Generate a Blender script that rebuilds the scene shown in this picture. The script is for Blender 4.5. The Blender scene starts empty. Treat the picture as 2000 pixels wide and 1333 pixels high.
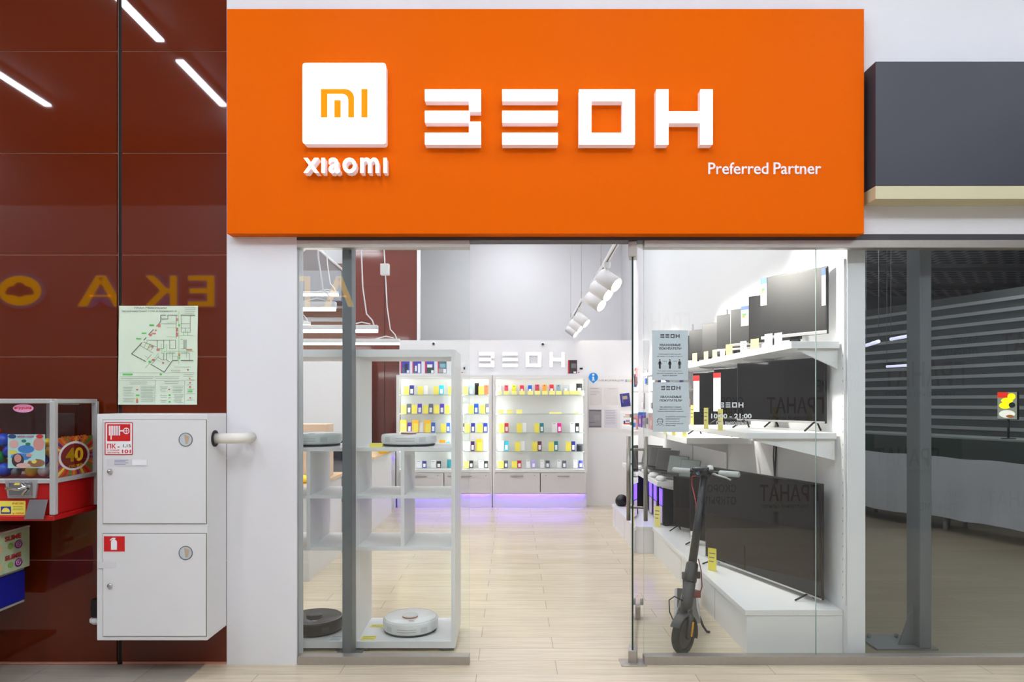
import bpy, bmesh, math, random
from mathutils import Vector, Matrix
random.seed(7)
PI = math.pi
SC = bpy.context.scene
COL = SC.collection
F = 1350.0          # focal length in pixels of a 2000 px wide frame
EYE = 1.5           # eye height

# ------------------------------------------------------------------ camera
cam = bpy.data.cameras.new('camera')
cam.sensor_width = 36.0
cam.lens = 36.0 * F / 2000.0
cam.shift_y = 118.5 / 2000.0
cam.clip_start = 0.05
co = bpy.data.objects.new('camera', cam)
co.location = (0, 0, EYE)
co.rotation_euler = (PI / 2, 0, 0)
COL.objects.link(co)
SC.camera = co
# ------------------------------------------------------------------ world, exposure
w = bpy.data.worlds.new('world')
SC.world = w
w.use_nodes = True
w.node_tree.nodes['Background'].inputs[0].default_value = (0.75, 0.8, 0.9, 1)
w.node_tree.nodes['Background'].inputs[1].default_value = 0.25
SC.view_settings.view_transform = 'Standard'
SC.view_settings.look = 'None'
SC.view_settings.exposure = 0.9
SC.view_settings.gamma = 1.0
SC.view_settings.use_curve_mapping = False
SC.cycles.transparent_max_bounces = 24
SC.cycles.max_bounces = 8
SC.cycles.diffuse_bounces = 4
SC.cycles.glossy_bounces = 3
SC.cycles.caustics_reflective = False
SC.cycles.caustics_refractive = False
SC.cycles.sample_clamp_indirect = 6.0
# lamp strengths
CORRIDOR_LAMP = 33.0
CORRIDOR_REAR = 130.0
SHOP_PANEL = 9.4
SPOT_WATT = 60.0
NEIGHBOUR_LAMP = 6.2

# ------------------------------------------------------------------ helpers
def PX(px, d): return (px - 1000.0) * d / F
def PZ(py, d): return EYE - (py - 785.0) * d / F

def lin(c):
    c = c / 255.0
    return c / 12.92 if c <= 0.04045 else ((c + 0.055) / 1.055) ** 2.4

MATS = {}
def mat(name, rgb, rough=0.5, metal=0.0, coat=0.0, emit=0.0, emit_rgb=None, var=0.03, scale=8.0, bump=0.0, spec=0.5):
    if name in MATS: return MATS[name]
    m = bpy.data.materials.new(name)
    m.use_nodes = True
    nt = m.node_tree
    b = nt.nodes['Principled BSDF']
    c = tuple(lin(v) for v in rgb)
    if var > 0:
        tc = nt.nodes.new('ShaderNodeTexCoord')
        nz = nt.nodes.new('ShaderNodeTexNoise')
        nz.inputs['Scale'].default_value = scale
        nz.inputs['Detail'].default_value = 3
        nt.links.new(tc.outputs['Object'], nz.inputs['Vector'])
        mx = nt.nodes.new('ShaderNodeMix')
        mx.data_type = 'RGBA'
        mx.inputs[6].default_value = tuple(max(0, v * (1 - var)) for v in c) + (1,)
        mx.inputs[7].default_value = tuple(min(1, v * (1 + var)) for v in c) + (1,)
        nt.links.new(nz.outputs['Fac'], mx.inputs[0])
        nt.links.new(mx.outputs[2], b.inputs['Base Color'])
        if bump > 0:
            bp = nt.nodes.new('ShaderNodeBump')
            bp.inputs['Strength'].default_value = bump
            bp.inputs['Distance'].default_value = 0.002
            nt.links.new(nz.outputs['Fac'], bp.inputs['Height'])
            nt.links.new(bp.outputs['Normal'], b.inputs['Normal'])
    else:
        b.inputs['Base Color'].default_value = c + (1,)
    b.inputs['Roughness'].default_value = rough
    b.inputs['Metallic'].default_value = metal
    b.inputs['Coat Weight'].default_value = coat
    b.inputs['Coat Roughness'].default_value = 0.04
    b.inputs['Specular IOR Level'].default_value = spec
    if emit > 0:
        e = tuple(lin(v) for v in (emit_rgb or rgb))
        b.inputs['Emission Color'].default_value = e + (1,)
        b.inputs['Emission Strength'].default_value = emit
    MATS[name] = m
    return m

def glass_mat(name, tint, gain=1.6):
    """thin architectural glass: see-through with a Fresnel mirror on its outer faces"""
    if name in MATS: return MATS[name]
    m = bpy.data.materials.new(name)
    m.use_nodes = True
    nt = m.node_tree
    nt.nodes.clear()
    out = nt.nodes.new('ShaderNodeOutputMaterial')
    tr = nt.nodes.new('ShaderNodeBsdfTransparent')
    tr.inputs[0].default_value = tint + (1,)
    gl = nt.nodes.new('ShaderNodeBsdfGlossy')
    gl.inputs['Roughness'].default_value = 0.0
    gl.inputs['Color'].default_value = (1, 1, 1, 1)
    fr = nt.nodes.new('ShaderNodeFresnel')
    fr.inputs['IOR'].default_value = 1.5
    geo = nt.nodes.new('ShaderNodeNewGeometry')
    inv = nt.nodes.new('ShaderNodeMath'); inv.operation = 'SUBTRACT'; inv.inputs[0].default_value = 1.0
    nt.links.new(geo.outputs['Backfacing'], inv.inputs[1])
    mu = nt.nodes.new('ShaderNodeMath'); mu.operation = 'MULTIPLY'
    nt.links.new(fr.outputs[0], mu.inputs[0]); nt.links.new(inv.outputs[0], mu.inputs[1])
    g2 = nt.nodes.new('ShaderNodeMath'); g2.operation = 'MULTIPLY'; g2.inputs[1].default_value = gain; g2.use_clamp = True
    nt.links.new(mu.outputs[0], g2.inputs[0])
    mx = nt.nodes.new('ShaderNodeMixShader')
    nt.links.new(g2.outputs[0], mx.inputs[0]); nt.links.new(tr.outputs[0], mx.inputs[1]); nt.links.new(gl.outputs[0], mx.inputs[2])
    nt.links.new(mx.outputs[0], out.inputs[0])
    MATS[name] = m
    return m

class MB:
    """collects shapes; build() links them as ONE mesh object"""
    def __init__(s):
        s.bm = bmesh.new()
        s.mi = 0
    def m(s, i): s.mi = i; return s
    def _faces(s, faces, smooth=False):
        for f in faces:
            f.material_index = s.mi
            f.smooth = smooth
        return s
    def box(s, x0, x1, y0, y1, z0, z1, bev=0.0, seg=2, M=None):
        r = bmesh.ops.create_cube(s.bm, size=1.0)
        vs = r['verts']
        T = Matrix.Translation(((x0 + x1) / 2, (y0 + y1) / 2, (z0 + z1) / 2)) @ Matrix.Diagonal((abs(x1 - x0), abs(y1 - y0), abs(z1 - z0), 1))
        if M is not None: T = M @ T
        bmesh.ops.transform(s.bm, matrix=T, verts=vs)
        fs = list({f for v in vs for f in v.link_faces})
        if bev > 0:
            es = list({e for v in vs for e in v.link_edges})
            n0 = set(s.bm.faces) - set(fs)
            bmesh.ops.bevel(s.bm, geom=es, offset=bev, segments=seg, affect='EDGES', clamp_overlap=True, profile=0.5)
            fs = [f for f in s.bm.faces if f not in n0]
        return s._faces(fs)
    def poly(s, pts, smooth=False):
        vs = [s.bm.verts.new(p) for p in pts]
        return s._faces([s.bm.faces.new(vs)], smooth)
    def prism(s, pts, d, smooth=False):
        """pts: 3D polygon, extruded by vector d"""
        d = Vector(d)
        a = [s.bm.verts.new(Vector(p)) for p in pts]
        b = [s.bm.verts.new(Vector(p) + d) for p in pts]
        n = len(a)
        fs = [s.bm.faces.new(a), s.bm.faces.new(list(reversed(b)))]
        for i in range(n):
            fs.append(s.bm.faces.new((a[i], b[i], b[(i + 1) % n], a[(i + 1) % n])))
        bmesh.ops.recalc_face_normals(s.bm, faces=fs)
        return s._faces(fs, smooth)
    def front(s, pts, y, t=0.001):
        """polygon given in (x, z), standing at depth y, t thick, facing -y"""
        return s.prism([(p[0], y, p[1]) for p in pts], (0, t, 0))
    def rect(s, x0, x1, z0, z1, y, t=0.001):
        return s.front([(x0, z0), (x1, z0), (x1, z1), (x0, z1)], y, t)
    def tube(s, pts, r, seg=10, cap=True, closed=False):
        pts = [Vector(p) for p in pts]
        rs = r if isinstance(r, (list, tuple)) else [r] * len(pts)
        n = len(pts)
        rings = []
        up = None
        for i, p in enumerate(pts):
            if closed: t = pts[(i + 1) % n] - pts[i - 1]
            elif i == 0: t = pts[1] - p
            elif i == n - 1: t = p - pts[i - 1]
            else: t = (pts[i + 1] - p).normalized() + (p - pts[i - 1]).normalized()
            t.normalize()
            if up is None:
                up = Vector((0, 0, 1)) if abs(t.z) < 0.9 else Vector((1, 0, 0))
            a = t.cross(up)
            if a.length < 1e-5: a = t.cross(Vector((1, 0.3, 0.1)))
            a.normalize()
            b = a.cross(t).normalized()
            up = b
            rings.append([s.bm.verts.new(p + rs[i] * (a * math.cos(2 * PI * k / seg) + b * math.sin(2 * PI * k / seg))) for k in range(seg)])
        fs = []
        rng = range(n) if closed else range(n - 1)
        for i in rng:
            A, B = rings[i], rings[(i + 1) % n]
            for k in range(seg):
                fs.append(s.bm.faces.new((A[k], A[(k + 1) % seg], B[(k + 1) % seg], B[k])))
        s._faces(fs, True)
        caps = []
        if cap and not closed:
            caps = [s.bm.faces.new(list(reversed(rings[0]))), s.bm.faces.new(rings[-1])]
            s._faces(caps)
        bmesh.ops.recalc_face_normals(s.bm, faces=fs + caps)
        return s
    def lathe(s, prof, M=None, seg=24):
        """profile of (r, z) spun about z; closes with caps where r is 0"""
        M = M or Matrix.Identity(4)
        rings = []
        for r, z in prof:
            if r < 1e-6: rings.append([s.bm.verts.new(M @ Vector((0, 0, z)))])
            else: rings.append([s.bm.verts.new(M @ Vector((r * math.cos(2 * PI * k / seg), r * math.sin(2 * PI * k / seg), z))) for k in range(seg)])
        fs = []
        for A, B in zip(rings, rings[1:]):
            for k in range(seg):
                k2 = (k + 1) % seg
                if len(A) == 1 and len(B) == 1: continue
                if len(A) == 1: fs.append(s.bm.faces.new((A[0], B[k2], B[k])))
                elif len(B) == 1: fs.append(s.bm.faces.new((A[k], A[k2], B[0])))
                else: fs.append(s.bm.faces.new((A[k], A[k2], B[k2], B[k])))
        bmesh.ops.recalc_face_normals(s.bm, faces=fs)
        return s._faces(fs, True)
    def disc(s, x, z, y, r, t=0.001, seg=20, rz=None):
        rz = rz or r
        return s.front([(x + r * math.cos(2 * PI * k / seg), z + rz * math.sin(2 * PI * k / seg)) for k in range(seg)], y, t)
    def line(s, pts, w, y, t=0.0006):
        """a drawn line of width w through (x, z) points on the plane y"""
        for (a, b) in zip(pts, pts[1:]):
            d = Vector((b[0] - a[0], b[1] - a[1]))
            if d.length < 1e-6: continue
            d.normalize()
            n = Vector((-d.y, d.x)) * w / 2
            s.front([(a[0] - n.x, a[1] - n.y), (b[0] - n.x, b[1] - n.y), (b[0] + n.x, b[1] + n.y), (a[0] + n.x, a[1] + n.y)], y, t)
        return s
    def text(s, body, x0, x1, z0, z1, y, t=0.001, bold=0.0, face=-1, fit=True, align='L', space=1.0):
        """lettering whose ink fills x0..x1, z0..z1, standing on plane y (face -1: read from -y)"""
        cu = bpy.data.curves.new('lettering', 'FONT')
        cu.body = body
        cu.size = 1.0
        cu.offset = bold
        cu.space_character = space
        cu.resolution_u = 3
        cu.align_x = {'L': 'LEFT', 'C': 'CENTER', 'R': 'RIGHT'}[align]
        ob = bpy.data.objects.new('lettering', cu)
        COL.objects.link(ob)
        dg = bpy.context.evaluated_depsgraph_get()
        dg.update()
        me = bpy.data.meshes.new_from_object(ob.evaluated_get(dg))
        bpy.data.objects.remove(ob)
        bpy.data.curves.remove(cu)
        if len(me.vertices) == 0: return s
        xs = [v.co.x for v in me.vertices]; ys = [v.co.y for v in me.vertices]
        ax, bx, ay, by = min(xs), max(xs), min(ys), max(ys)
        sz = (z1 - z0) / (by - ay)
        sx = (x1 - x0) / (bx - ax) if fit else sz
        n0 = len(s.bm.verts)
        vs = []
        for v in me.vertices:
            u = (v.co.x - ax) * sx
            X = x0 + u if face < 0 else x1 - u
            vs.append(s.bm.verts.new((X, y, z0 + (v.co.y - ay) * sz)))
        fs = []
        for p in me.polygons:
            try: fs.append(s.bm.faces.new([vs[i] for i in p.vertices]))
            except ValueError: pass
        bpy.data.meshes.remove(me)
        s._faces(fs)
        r = bmesh.ops.extrude_face_region(s.bm, geom=fs)
        nv = [g for g in r['geom'] if isinstance(g, bmesh.types.BMVert)]
        bmesh.ops.translate(s.bm, vec=(0, t * (1 if face < 0 else -1), 0), verts=nv)
        nf = {f for v in nv for f in v.link_faces}
        s._faces(nf)
        bmesh.ops.recalc_face_normals(s.bm, faces=list(nf | set(fs)))
        return s
    def xform(s, M):
        bmesh.ops.transform(s.bm, matrix=M, verts=list(s.bm.verts))
        return s
    def build(s, name, mats, parent=None, local=False, label=None):
        me = bpy.data.meshes.new(name)
        root = parent
        while root is not None and root.parent is not None: root = root.parent
        o = bpy.data.objects.new(name, me)
        if not local:
            if root is not None:
                off = root.location
            else:
                xs = [v.co for v in s.bm.verts]
                off = Vector(((min(v.x for v in xs) + max(v.x for v in xs)) / 2, (min(v.y for v in xs) + max(v.y for v in xs)) / 2, min(v.z for v in xs)))
                o.location = off
            bmesh.ops.translate(s.bm, vec=-Vector(off), verts=list(s.bm.verts))
        s.bm.to_mesh(me)
        s.bm.free()
        for mm in (mats if isinstance(mats, (list, tuple)) else [mats]): me.materials.append(mm)
        COL.objects.link(o)
        if parent is not None: o.parent = parent
        if label: o['label'] = label
        return o

def tag(o, label, cat, group=None, kind=None):
    o['label'] = label
    o['category'] = cat
    if group: o['group'] = group
    if kind: o['kind'] = kind
    return o
def T(name, label, cat, loc=(0, 0, 0), group=None, kind=None, rz=0.0):
    o = bpy.data.objects.new(name, None)
    o.empty_display_size = 0.1
    o.location = loc
    o.rotation_euler = (0, 0, rz)
    COL.objects.link(o)
    return tag(o, label, cat, group, kind)
def children(o): return [c for c in SC.objects if c.parent is o]
def dup(o, loc=None, label=None, rz=None):
    c = o.copy(); COL.objects.link(c)
    if loc is not None: c.location = loc
    if rz is not None: c.rotation_euler = (0, 0, rz)
    if label: c['label'] = label
    for ch in children(o):
        d = ch.copy(); COL.objects.link(d); d.parent = c
        for g in children(ch):
            e = g.copy(); COL.objects.link(e); e.parent = d
    return c
def structure(o, label=None):
    o['kind'] = 'structure'
    if label: o['label'] = label
    return o
ORD = ['first', 'second', 'third', 'fourth', 'fifth', 'sixth', 'seventh', 'eighth', 'ninth', 'tenth', 'eleventh', 'twelfth', 'thirteenth', 'fourteenth']

# ------------------------------------------------------------------ shared materials
WHITE = mat('white_paint', (226, 226, 229), 0.6, var=0.015, scale=3)
WHITE_SHOP = mat('white_shop_paint', (228, 228, 230), 0.6, var=0.01, scale=3)
LAM = mat('white_laminate', (226, 226, 226), 0.35, var=0.01)
LAMG = mat('white_laminate_edge', (205, 210, 208), 0.4, var=0.01)
STEEL = mat('brushed_steel', (178, 172, 164), 0.36, 0.7, var=0.06, scale=40)
CHROME = mat('chrome', (205, 205, 205), 0.12, 1.0, var=0.02)
GREYPOST = mat('grey_post_paint', (96, 101, 104), 0.45, var=0.03)
DARK = mat('dark_header', (62, 60, 64), 0.5)
BLACK = mat('black_plastic', (15, 15, 16), 0.4)
BLACKM = mat('black_matt', (28, 28, 30), 0.7)
TVBLACK = mat('tv_screen', (9, 9, 10), 0.04, var=0.0, spec=0.3)
MONBLACK = mat('matt_screen', (20, 20, 22), 0.46, var=0.0)
SILVER = mat('silver_plastic', (170, 168, 168), 0.35, 0.3)
YELLOW = mat('yellow_card', (232, 218, 86), 0.6)
PAPER = mat('white_paper', (238, 238, 240), 0.7, var=0.01)
PAPERG = mat('pale_grey_paper', (208, 217, 224), 0.7, var=0.01)
INK = mat('black_ink', (25, 25, 28), 0.7)
GREYINK = mat('grey_ink', (110, 114, 118), 0.7)
RED = mat('red_ink', (206, 22, 22), 0.5)
GLASS = glass_mat('clear_glass', (0.978, 0.994, 0.986))
GEDGE = mat('green_glass_edge', (14, 52, 40), 0.15)
GEDGE_L = mat('pale_glass_edge', (150, 172, 166), 0.2)
LIT = mat('lit_white', (255, 255, 255), 0.5, emit=1.6, var=0)

# ================================================================== SETTING
SY = 3.94            # plane of the shop front
def plank_mat(name, c1, c2, bw, bh, rough, mortar):
    m = bpy.data.materials.new(name); m.use_nodes = True
    nt = m.node_tree; b = nt.nodes['Principled BSDF']
    tc = nt.nodes.new('ShaderNodeTexCoord')
    br = nt.nodes.new('ShaderNodeTexBrick')
    br.inputs['Scale'].default_value = 1.0
    br.inputs['Brick Width'].default_value = bw
    br.inputs['Row Height'].default_value = bh
    br.inputs['Mortar Size'].default_value = 0.0022
    br.inputs['Mortar Smooth'].default_value = 0.1
    br.inputs['Color1'].default_value = tuple(lin(v) for v in c1) + (1,)
    br.inputs['Color2'].default_value = tuple(lin(v) for v in c2) + (1,)
    br.inputs['Mortar'].default_value = tuple(lin(v) for v in mortar) + (1,)
    br.offset = 0.37
    nt.links.new(tc.outputs['Object'], br.inputs['Vector'])
    mp = nt.nodes.new('ShaderNodeMapping')
    mp.inputs['Scale'].default_value = (1.6, 22, 1)
    nt.links.new(tc.outputs['Object'], mp.inputs['Vector'])
    nz = nt.nodes.new('ShaderNodeTexNoise'); nz.inputs['Scale'].default_value = 1.6; nz.inputs['Detail'].default_value = 6; nz.inputs['Roughness'].default_value = 0.65
    nt.links.new(mp.outputs[0], nz.inputs['Vector'])
    cr = nt.nodes.new('ShaderNodeMapRange'); cr.inputs[1].default_value = 0.3; cr.inputs[2].default_value = 0.7; cr.inputs[3].default_value = 0.86; cr.inputs[4].default_value = 1.1
    nt.links.new(nz.outputs['Fac'], cr.inputs[0])
    mx = nt.nodes.new('ShaderNodeMix'); mx.data_type = 'RGBA'; mx.blend_type = 'MULTIPLY'; mx.inputs[0].default_value = 1.0
    nt.links.new(br.outputs['Color'], mx.inputs[6]); nt.links.new(cr.outputs[0], mx.inputs[7])
    nt.links.new(mx.outputs[2], b.inputs['Base Color'])
    b.inputs['Roughness'].default_value = rough
    return m
WOODFLOOR = plank_mat('wood_look_tile', (213, 199, 175), (205, 190, 164), 1.2, 0.2, 0.2, (172, 156, 132))
GREYFLOOR = plank_mat('grey_tile', (172, 164, 152), (160, 152, 140), 0.6, 0.6, 0.3, (120, 114, 106))
LX = -1.75
floor_pts = [(LX, -0.4, 0), (9.5, -0.4, 0), (9.5, SY + .03, 0), (2.02, SY + .03, 0), (2.02, 14, 0), (-4.2, 14, 0), (-4.2, SY, 0), (LX, SY, 0)]
structure(MB().prism(floor_pts, (0, 0, -0.06)).build('floor', WOODFLOOR), 'tan wood-look plank tile floor of shop and passage')
structure(MB().box(-9.5, LX, -0.4, SY + 0.1, -0.06, 0).build('floor', GREYFLOOR), 'greyer tile floor of the passage in front of the brown panels')

DIMFLOOR = plank_mat('shade_toned_tile', (128, 118, 99), (118, 108, 90), 1.2, 0.2, 0.35, (110, 98, 82))  # floor tile copy with the unit's dimness put into its colour
structure(MB().box(2.02, 9.5, SY + .03, 14, -0.06, 0).build('floor', DIMFLOOR), 'tile floor of the neighbouring unit, darkened in colour for its dim light')

# front white wall: pier beside the glass and fascia above it
HZ = 2.454
structure(MB().box(-1.626, -1.226, SY, SY + 0.12, 0, HZ).box(-1.626, 9.5, SY, SY + 0.12, HZ, 4.6).build('wall_front', WHITE), 'white painted pier and fascia around the shop front')
structure(MB().box(-1.226, 9.5, SY - 0.004, SY + 0.1, HZ - 0.034, HZ).build('trim_1', DARK), 'dark grey header strip above the glass front')

# brown glossy panels
BROWN = mat('brown_gloss_panel', (95, 32, 8), 0.03, coat=0.0, var=0.05, scale=1.5, spec=0.5)
BROWN_IN = mat('brown_gloss_panel_inside', (110, 46, 32), 0.08, coat=0.0, var=0.05, scale=1.5)
JOINT = mat('panel_joint', (214, 150, 128), 0.6)
wl = MB()
zs = [-0.0] + [0.014 + 0.5808 * k for k in range(0, 8)] + [4.6]
for (x0, x1) in ((-9.0, -6.9), (-6.87, -4.58), (-4.55, -2.2535), (-2.2245, -1.627)):
    for z0, z1 in zip(zs, zs[1:]):
        if z1 - z0 < 0.02: continue
        wl.m(0).box(x0, x1, SY, SY + 0.012, z0 + 0.003, z1 - 0.003)
    wl.m(1).box(x0, x1, SY + 0.006, SY + 0.02, 0, 4.6)
wl.m(2).box(-9.0, -1.627, SY + 0.02, SY + 0.1, 0, 4.6)
structure(wl.build('wall_left', [BROWN, JOINT, BLACKM]), 'glossy brown panel wall left of the shop')

# passage: wall behind the viewer (hoarding), end walls, ceiling
HOARD = mat('hoarding_wrap', (172, 172, 176), 0.6)
PLUM = mat('plum_print', (96, 12, 34), 0.6)
wr = structure(MB().m(0).box(-9.0, 9.5, -0.36, -0.26, 0, 3.81).m(1).box(-9.0, 9.5, -0.4, -0.28, 3.81, 4.6).build('wall_rear', [HOARD, mat('grey_bulkhead', (92, 92, 96), 0.7)]), 'grey printed hoarding across the passage')
lt = MB()
DV = 8.14
def VX(px): return PX(px, DV)
def VZ(py): return PZ(py, DV)
lt = MB()
for (pxl, pxr, yt, yb) in ((1486, 1600, 948, 981), (1500, 1612, 776, 808), (1728, 1888, 706, 756), (1712, 1838, 876, 912), (1930, 2060, 960, 992), (1960, 2110, 650, 690), (1230, 1350, 610, 650)):
    h = VZ(yt) - VZ(yb)
    lt.m(0).text('ГРАНАТ', VX(pxl), VX(pxr), VZ(yb), VZ(yt), -0.2595, 0.002, bold=0.015, face=1)
    lt.m(1).text('торговый центр', VX(pxl) + 0.03, VX(pxr) - 0.1, VZ(yb) - 0.45 * h, VZ(yb) - 0.12 * h, -0.2595, 0.002, face=1)
    lt.m(1).text('СКОРО', VX(pxl) - 0.62, VX(pxl) - 0.28, VZ(yt) - 0.45 * h, VZ(yt), -0.2595, 0.002, face=1, bold=0.01)
    lt.m(1).text('ОТКРЫТИЕ', VX(pxl) - 0.78, VX(pxl) - 0.28, VZ(yt) - 1.2 * h, VZ(yt) - 0.72 * h, -0.2595, 0.002, face=1, bold=0.01)
lt.build('printed_lettering', [PLUM, INK], wr)
structure(MB().box(-9.1, -9.0, -0.4, SY + 0.1, 0, 4.6).build('wall_passage_left', WHITE), 'white end wall of the passage')
structure(MB().box(9.5, 9.6, -0.4, 14, 0, 4.6).build('wall_passage_right', WHITE), 'white end wall of the passage and next shop')
CEIL = mat('grey_ceiling', (150, 150, 154), 0.8)
structure(MB().box(-9.1, 9.6, -0.4, SY + 0.06, 4.6, 4.68).build('ceiling', CEIL), 'grey ceiling of the passage')

# shop room
structure(MB().box(1.965, 2.07, 4.05, 13, 0, 4.6).build('wall_right', WHITE_SHOP), 'white partition wall whose end stands behind the glass')
structure(MB().box(-4.2, -4.1, SY + 0.12, 13, 0, 4.6).build('wall_shop_left', WHITE_SHOP), 'white left wall of the shop')
structure(MB().box(-4.2, -1.626, SY + 0.1, SY + 0.16, 0, 4.6).build('wall_shop_front', WHITE_SHOP), 'inner face of the front wall')
structure(MB().box(-4.2, 2.0, 12.5, 12.6, 0, 4.6).box(-2.4, 1.964, 12.4, 12.5, 2.0, 4.6).build('wall_back', WHITE_SHOP), 'high white rear wall of the shop')
structure(MB().box(-4.2, 2.07, SY + 0.12, 12.6, 4.6, 4.68).build('ceiling', WHITE_SHOP), 'white shop ceiling')
structure(MB().box(-1.62, 1.965, 9.95, 10.07, 0, 2.385).build('wall_back_partition', WHITE_SHOP), 'low white partition behind the phone displays')
wb = MB()
for (x0, x1) in ((-2.36, -1.885), (-1.875, -1.40)):
    for k in range(10):
        wb.m(0).box(x0, x1, 10.2, 10.212, 0.15 + k * 0.508 + 0.002, 0.15 + (k + 1) * 0.508 - 0.002 if k < 9 else 4.6)
wb.m(1).box(-2.36, -1.40, 10.212, 10.3, 0, 4.6).m(2).box(-1.40, -1.36, 10.18, 10.3, 0, 4.6)
structure(wb.build('wall_back_brown', [BROWN_IN, BLACKM, WHITE_SHOP]), 'brown glossy panels on the rear wall')
# far left rear corner: slatted wood wall, white lower part, grey gable shape standing in for a reflection
SLAT = plank_mat('brown_slats', (150, 110, 84), (134, 96, 74), 3.0, 0.16, 0.5, (226, 226, 230))
ws = MB()
for k in range(9):
    ws.m(0).box(-4.1, -2.38, 10.45, 10.475, 2.1 + k * 0.17, 2.1 + k * 0.17 + (0.10 if k % 2 else 0.13))
ws.m(1).box(-4.1, -2.36, 10.475, 10.55, 0, 4.6)
ws.m(1).box(-4.1, -2.03, 9.9, 10.0, 0, 2.1)
ws.m(2).front([(-3.36, 3.42), (-2.50, 3.42), (-2.93, 3.80)], 10.12, 0.06)  # gable and its white edges model a reflection as solid shapes
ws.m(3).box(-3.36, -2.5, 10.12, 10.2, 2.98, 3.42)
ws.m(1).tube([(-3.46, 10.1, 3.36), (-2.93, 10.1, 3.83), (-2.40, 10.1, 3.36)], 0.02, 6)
structure(ws.build('wall_back_left', [mat('brown_slat', (140, 96, 72), 0.5), WHITE_SHOP, mat('gable_reflection_grey', (120, 112, 112), 0.6), mat('grey_slab', (150, 150, 154), 0.6)]), 'slatted rear corner with a grey gable shape standing in for a reflection')

# neighbouring dark unit
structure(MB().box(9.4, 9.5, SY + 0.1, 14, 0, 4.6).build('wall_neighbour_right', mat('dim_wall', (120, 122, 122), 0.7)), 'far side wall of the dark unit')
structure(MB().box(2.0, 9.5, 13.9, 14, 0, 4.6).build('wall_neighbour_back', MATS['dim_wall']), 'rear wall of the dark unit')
def mesh_ceiling():
    m = bpy.data.materials.new('cell_ceiling'); m.use_nodes = True
    nt = m.node_tree; b = nt.nodes['Principled BSDF']
    tc = nt.nodes.new('ShaderNodeTexCoord')
    br = nt.nodes.new('ShaderNodeTexBrick')
    br.inputs['Scale'].default_value = 1.0; br.inputs['Brick Width'].default_value = 0.24; br.inputs['Row Height'].default_value = 0.16
    br.inputs['Mortar Size'].default_value = 0.03; br.inputs['Mortar Smooth'].default_value = 0.3
    br.inputs['Color1'].default_value = (0.07, 0.07, 0.08, 1); br.inputs['Color2'].default_value = (0.09, 0.09, 0.1, 1); br.inputs['Mortar'].default_value = (0.45, 0.46, 0.5, 1)
    nt.links.new(tc.outputs['Object'], br.inputs['Vector']); nt.links.new(br.outputs['Color'], b.inputs['Base Color'])
    b.inputs['Roughness'].default_value = 0.7
    return m
nc = MB()
nc.m(0).box(2.07, 9.5, SY + 0.12, 14, 3.62, 3.68)
nc.m(1)
for k in range(5):
    nc.box(2.07, 9.5, 5.2 + k * 1.8, 5.5 + k * 1.8, 3.56, 3.62)
structure(nc.build('ceiling', [mesh_ceiling(), mat('ceiling_band', (108, 108, 108), 0.7)]), 'grey open cell ceiling of the dark unit')

# steel posts behind the glass
def post(x0, x1, y0, y1, label, gus):
    b = MB().box(x0, x1, y0, y1, 0.012, 3.6, 0.006)
    b.box(x0 - (0.26 if gus < 0 else 0.05), x1 + 0.04, y0 - 0.0, y1 + 0.10, 0.0, 0.012)
    if gus < 0:
        b.prism([(x0, (y0 + y1) / 2 - 0.006, 0.012), (x0 - 0.09, (y0 + y1) / 2 - 0.006, 0.012), (x0, (y0 + y1) / 2 - 0.006, 0.26)], (0, 0.012, 0))
    for (bx, by) in ((x0 - 0.03, y1 + 0.06), (x0 - 0.2 if gus < 0 else x1 + 0.02, y1 + 0.06)):
        b.lathe([(0, 0.034), (0.012, 0.034), (0.012, 0.012)], Matrix.Translation((bx, by, 0)), 8)
    return structure(b.build('column', GREYPOST), label)
post(PX(668, 4.02), PX(687, 4.02), 4.02, 4.13, 'slim dark grey steel column between the open shelves', 1)
post(PX(1797, 4.16), PX(1820, 4.16), 4.16, 4.305, 'dark grey steel column with a gusseted foot in the dark unit', -1)

# glass front
def pane(b, x0, x1, z0, z1, y=SY + 0.02, t=0.01):
    b.m(0)
    b.poly([(x0, y, z0), (x1, y, z0), (x1, y, z1), (x0, y, z1)])
    b.poly([(x0, y + t, z0), (x0, y + t, z1), (x1, y + t, z1), (x1, y + t, z0)])
    b.m(1)
    b.poly([(x0, y, z0), (x0, y, z1), (x0, y + t, z1), (x0, y + t, z0)])
    b.poly([(x1, y, z0), (x1, y + t, z0), (x1, y + t, z1), (x1, y, z1)])
    b.poly([(x0, y, z1), (x1, y, z1), (x1, y + t, z1), (x0, y + t, z1)])
    b.poly([(x0, y, z0), (x0, y + t, z0), (x1, y + t, z0), (x1, y, z0)])
    return b
ZT, ZB = HZ - 0.034, 0.006
def window(name, label, xs, frame_x):
    r = T(name, label, 'window', (xs[0], SY, 0), kind='structure')
    for x0, x1 in zip(xs, xs[1:]):
        pane(MB(), x0 + 0.001, x1 - 0.001, 0.03, ZT - 0.02).build('glass_pane', [GLASS, GEDGE_L], r)
    a, c = frame_x
    MB().box(a, c, SY - 0.006, SY + 0.056, ZT - 0.043, ZT, 0.002).build('top_rail', STEEL, r)
    MB().box(a, c, SY - 0.006, SY + 0.056, 0.0, 0.047, 0.002).build('bottom_rail', STEEL, r)
    return r
window('window_1', 'fixed glass pane left of the doorway with steel rails', [-1.224, PX(917, SY)], (-1.224, PX(917, SY)))
window('window_2', 'fixed glass panes right of the doorway with steel rails', [PX(1258.5, SY), PX(1597, SY), PX(2060, SY), 4.6, 6.2], (PX(1258.5, SY), 6.2))

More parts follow.
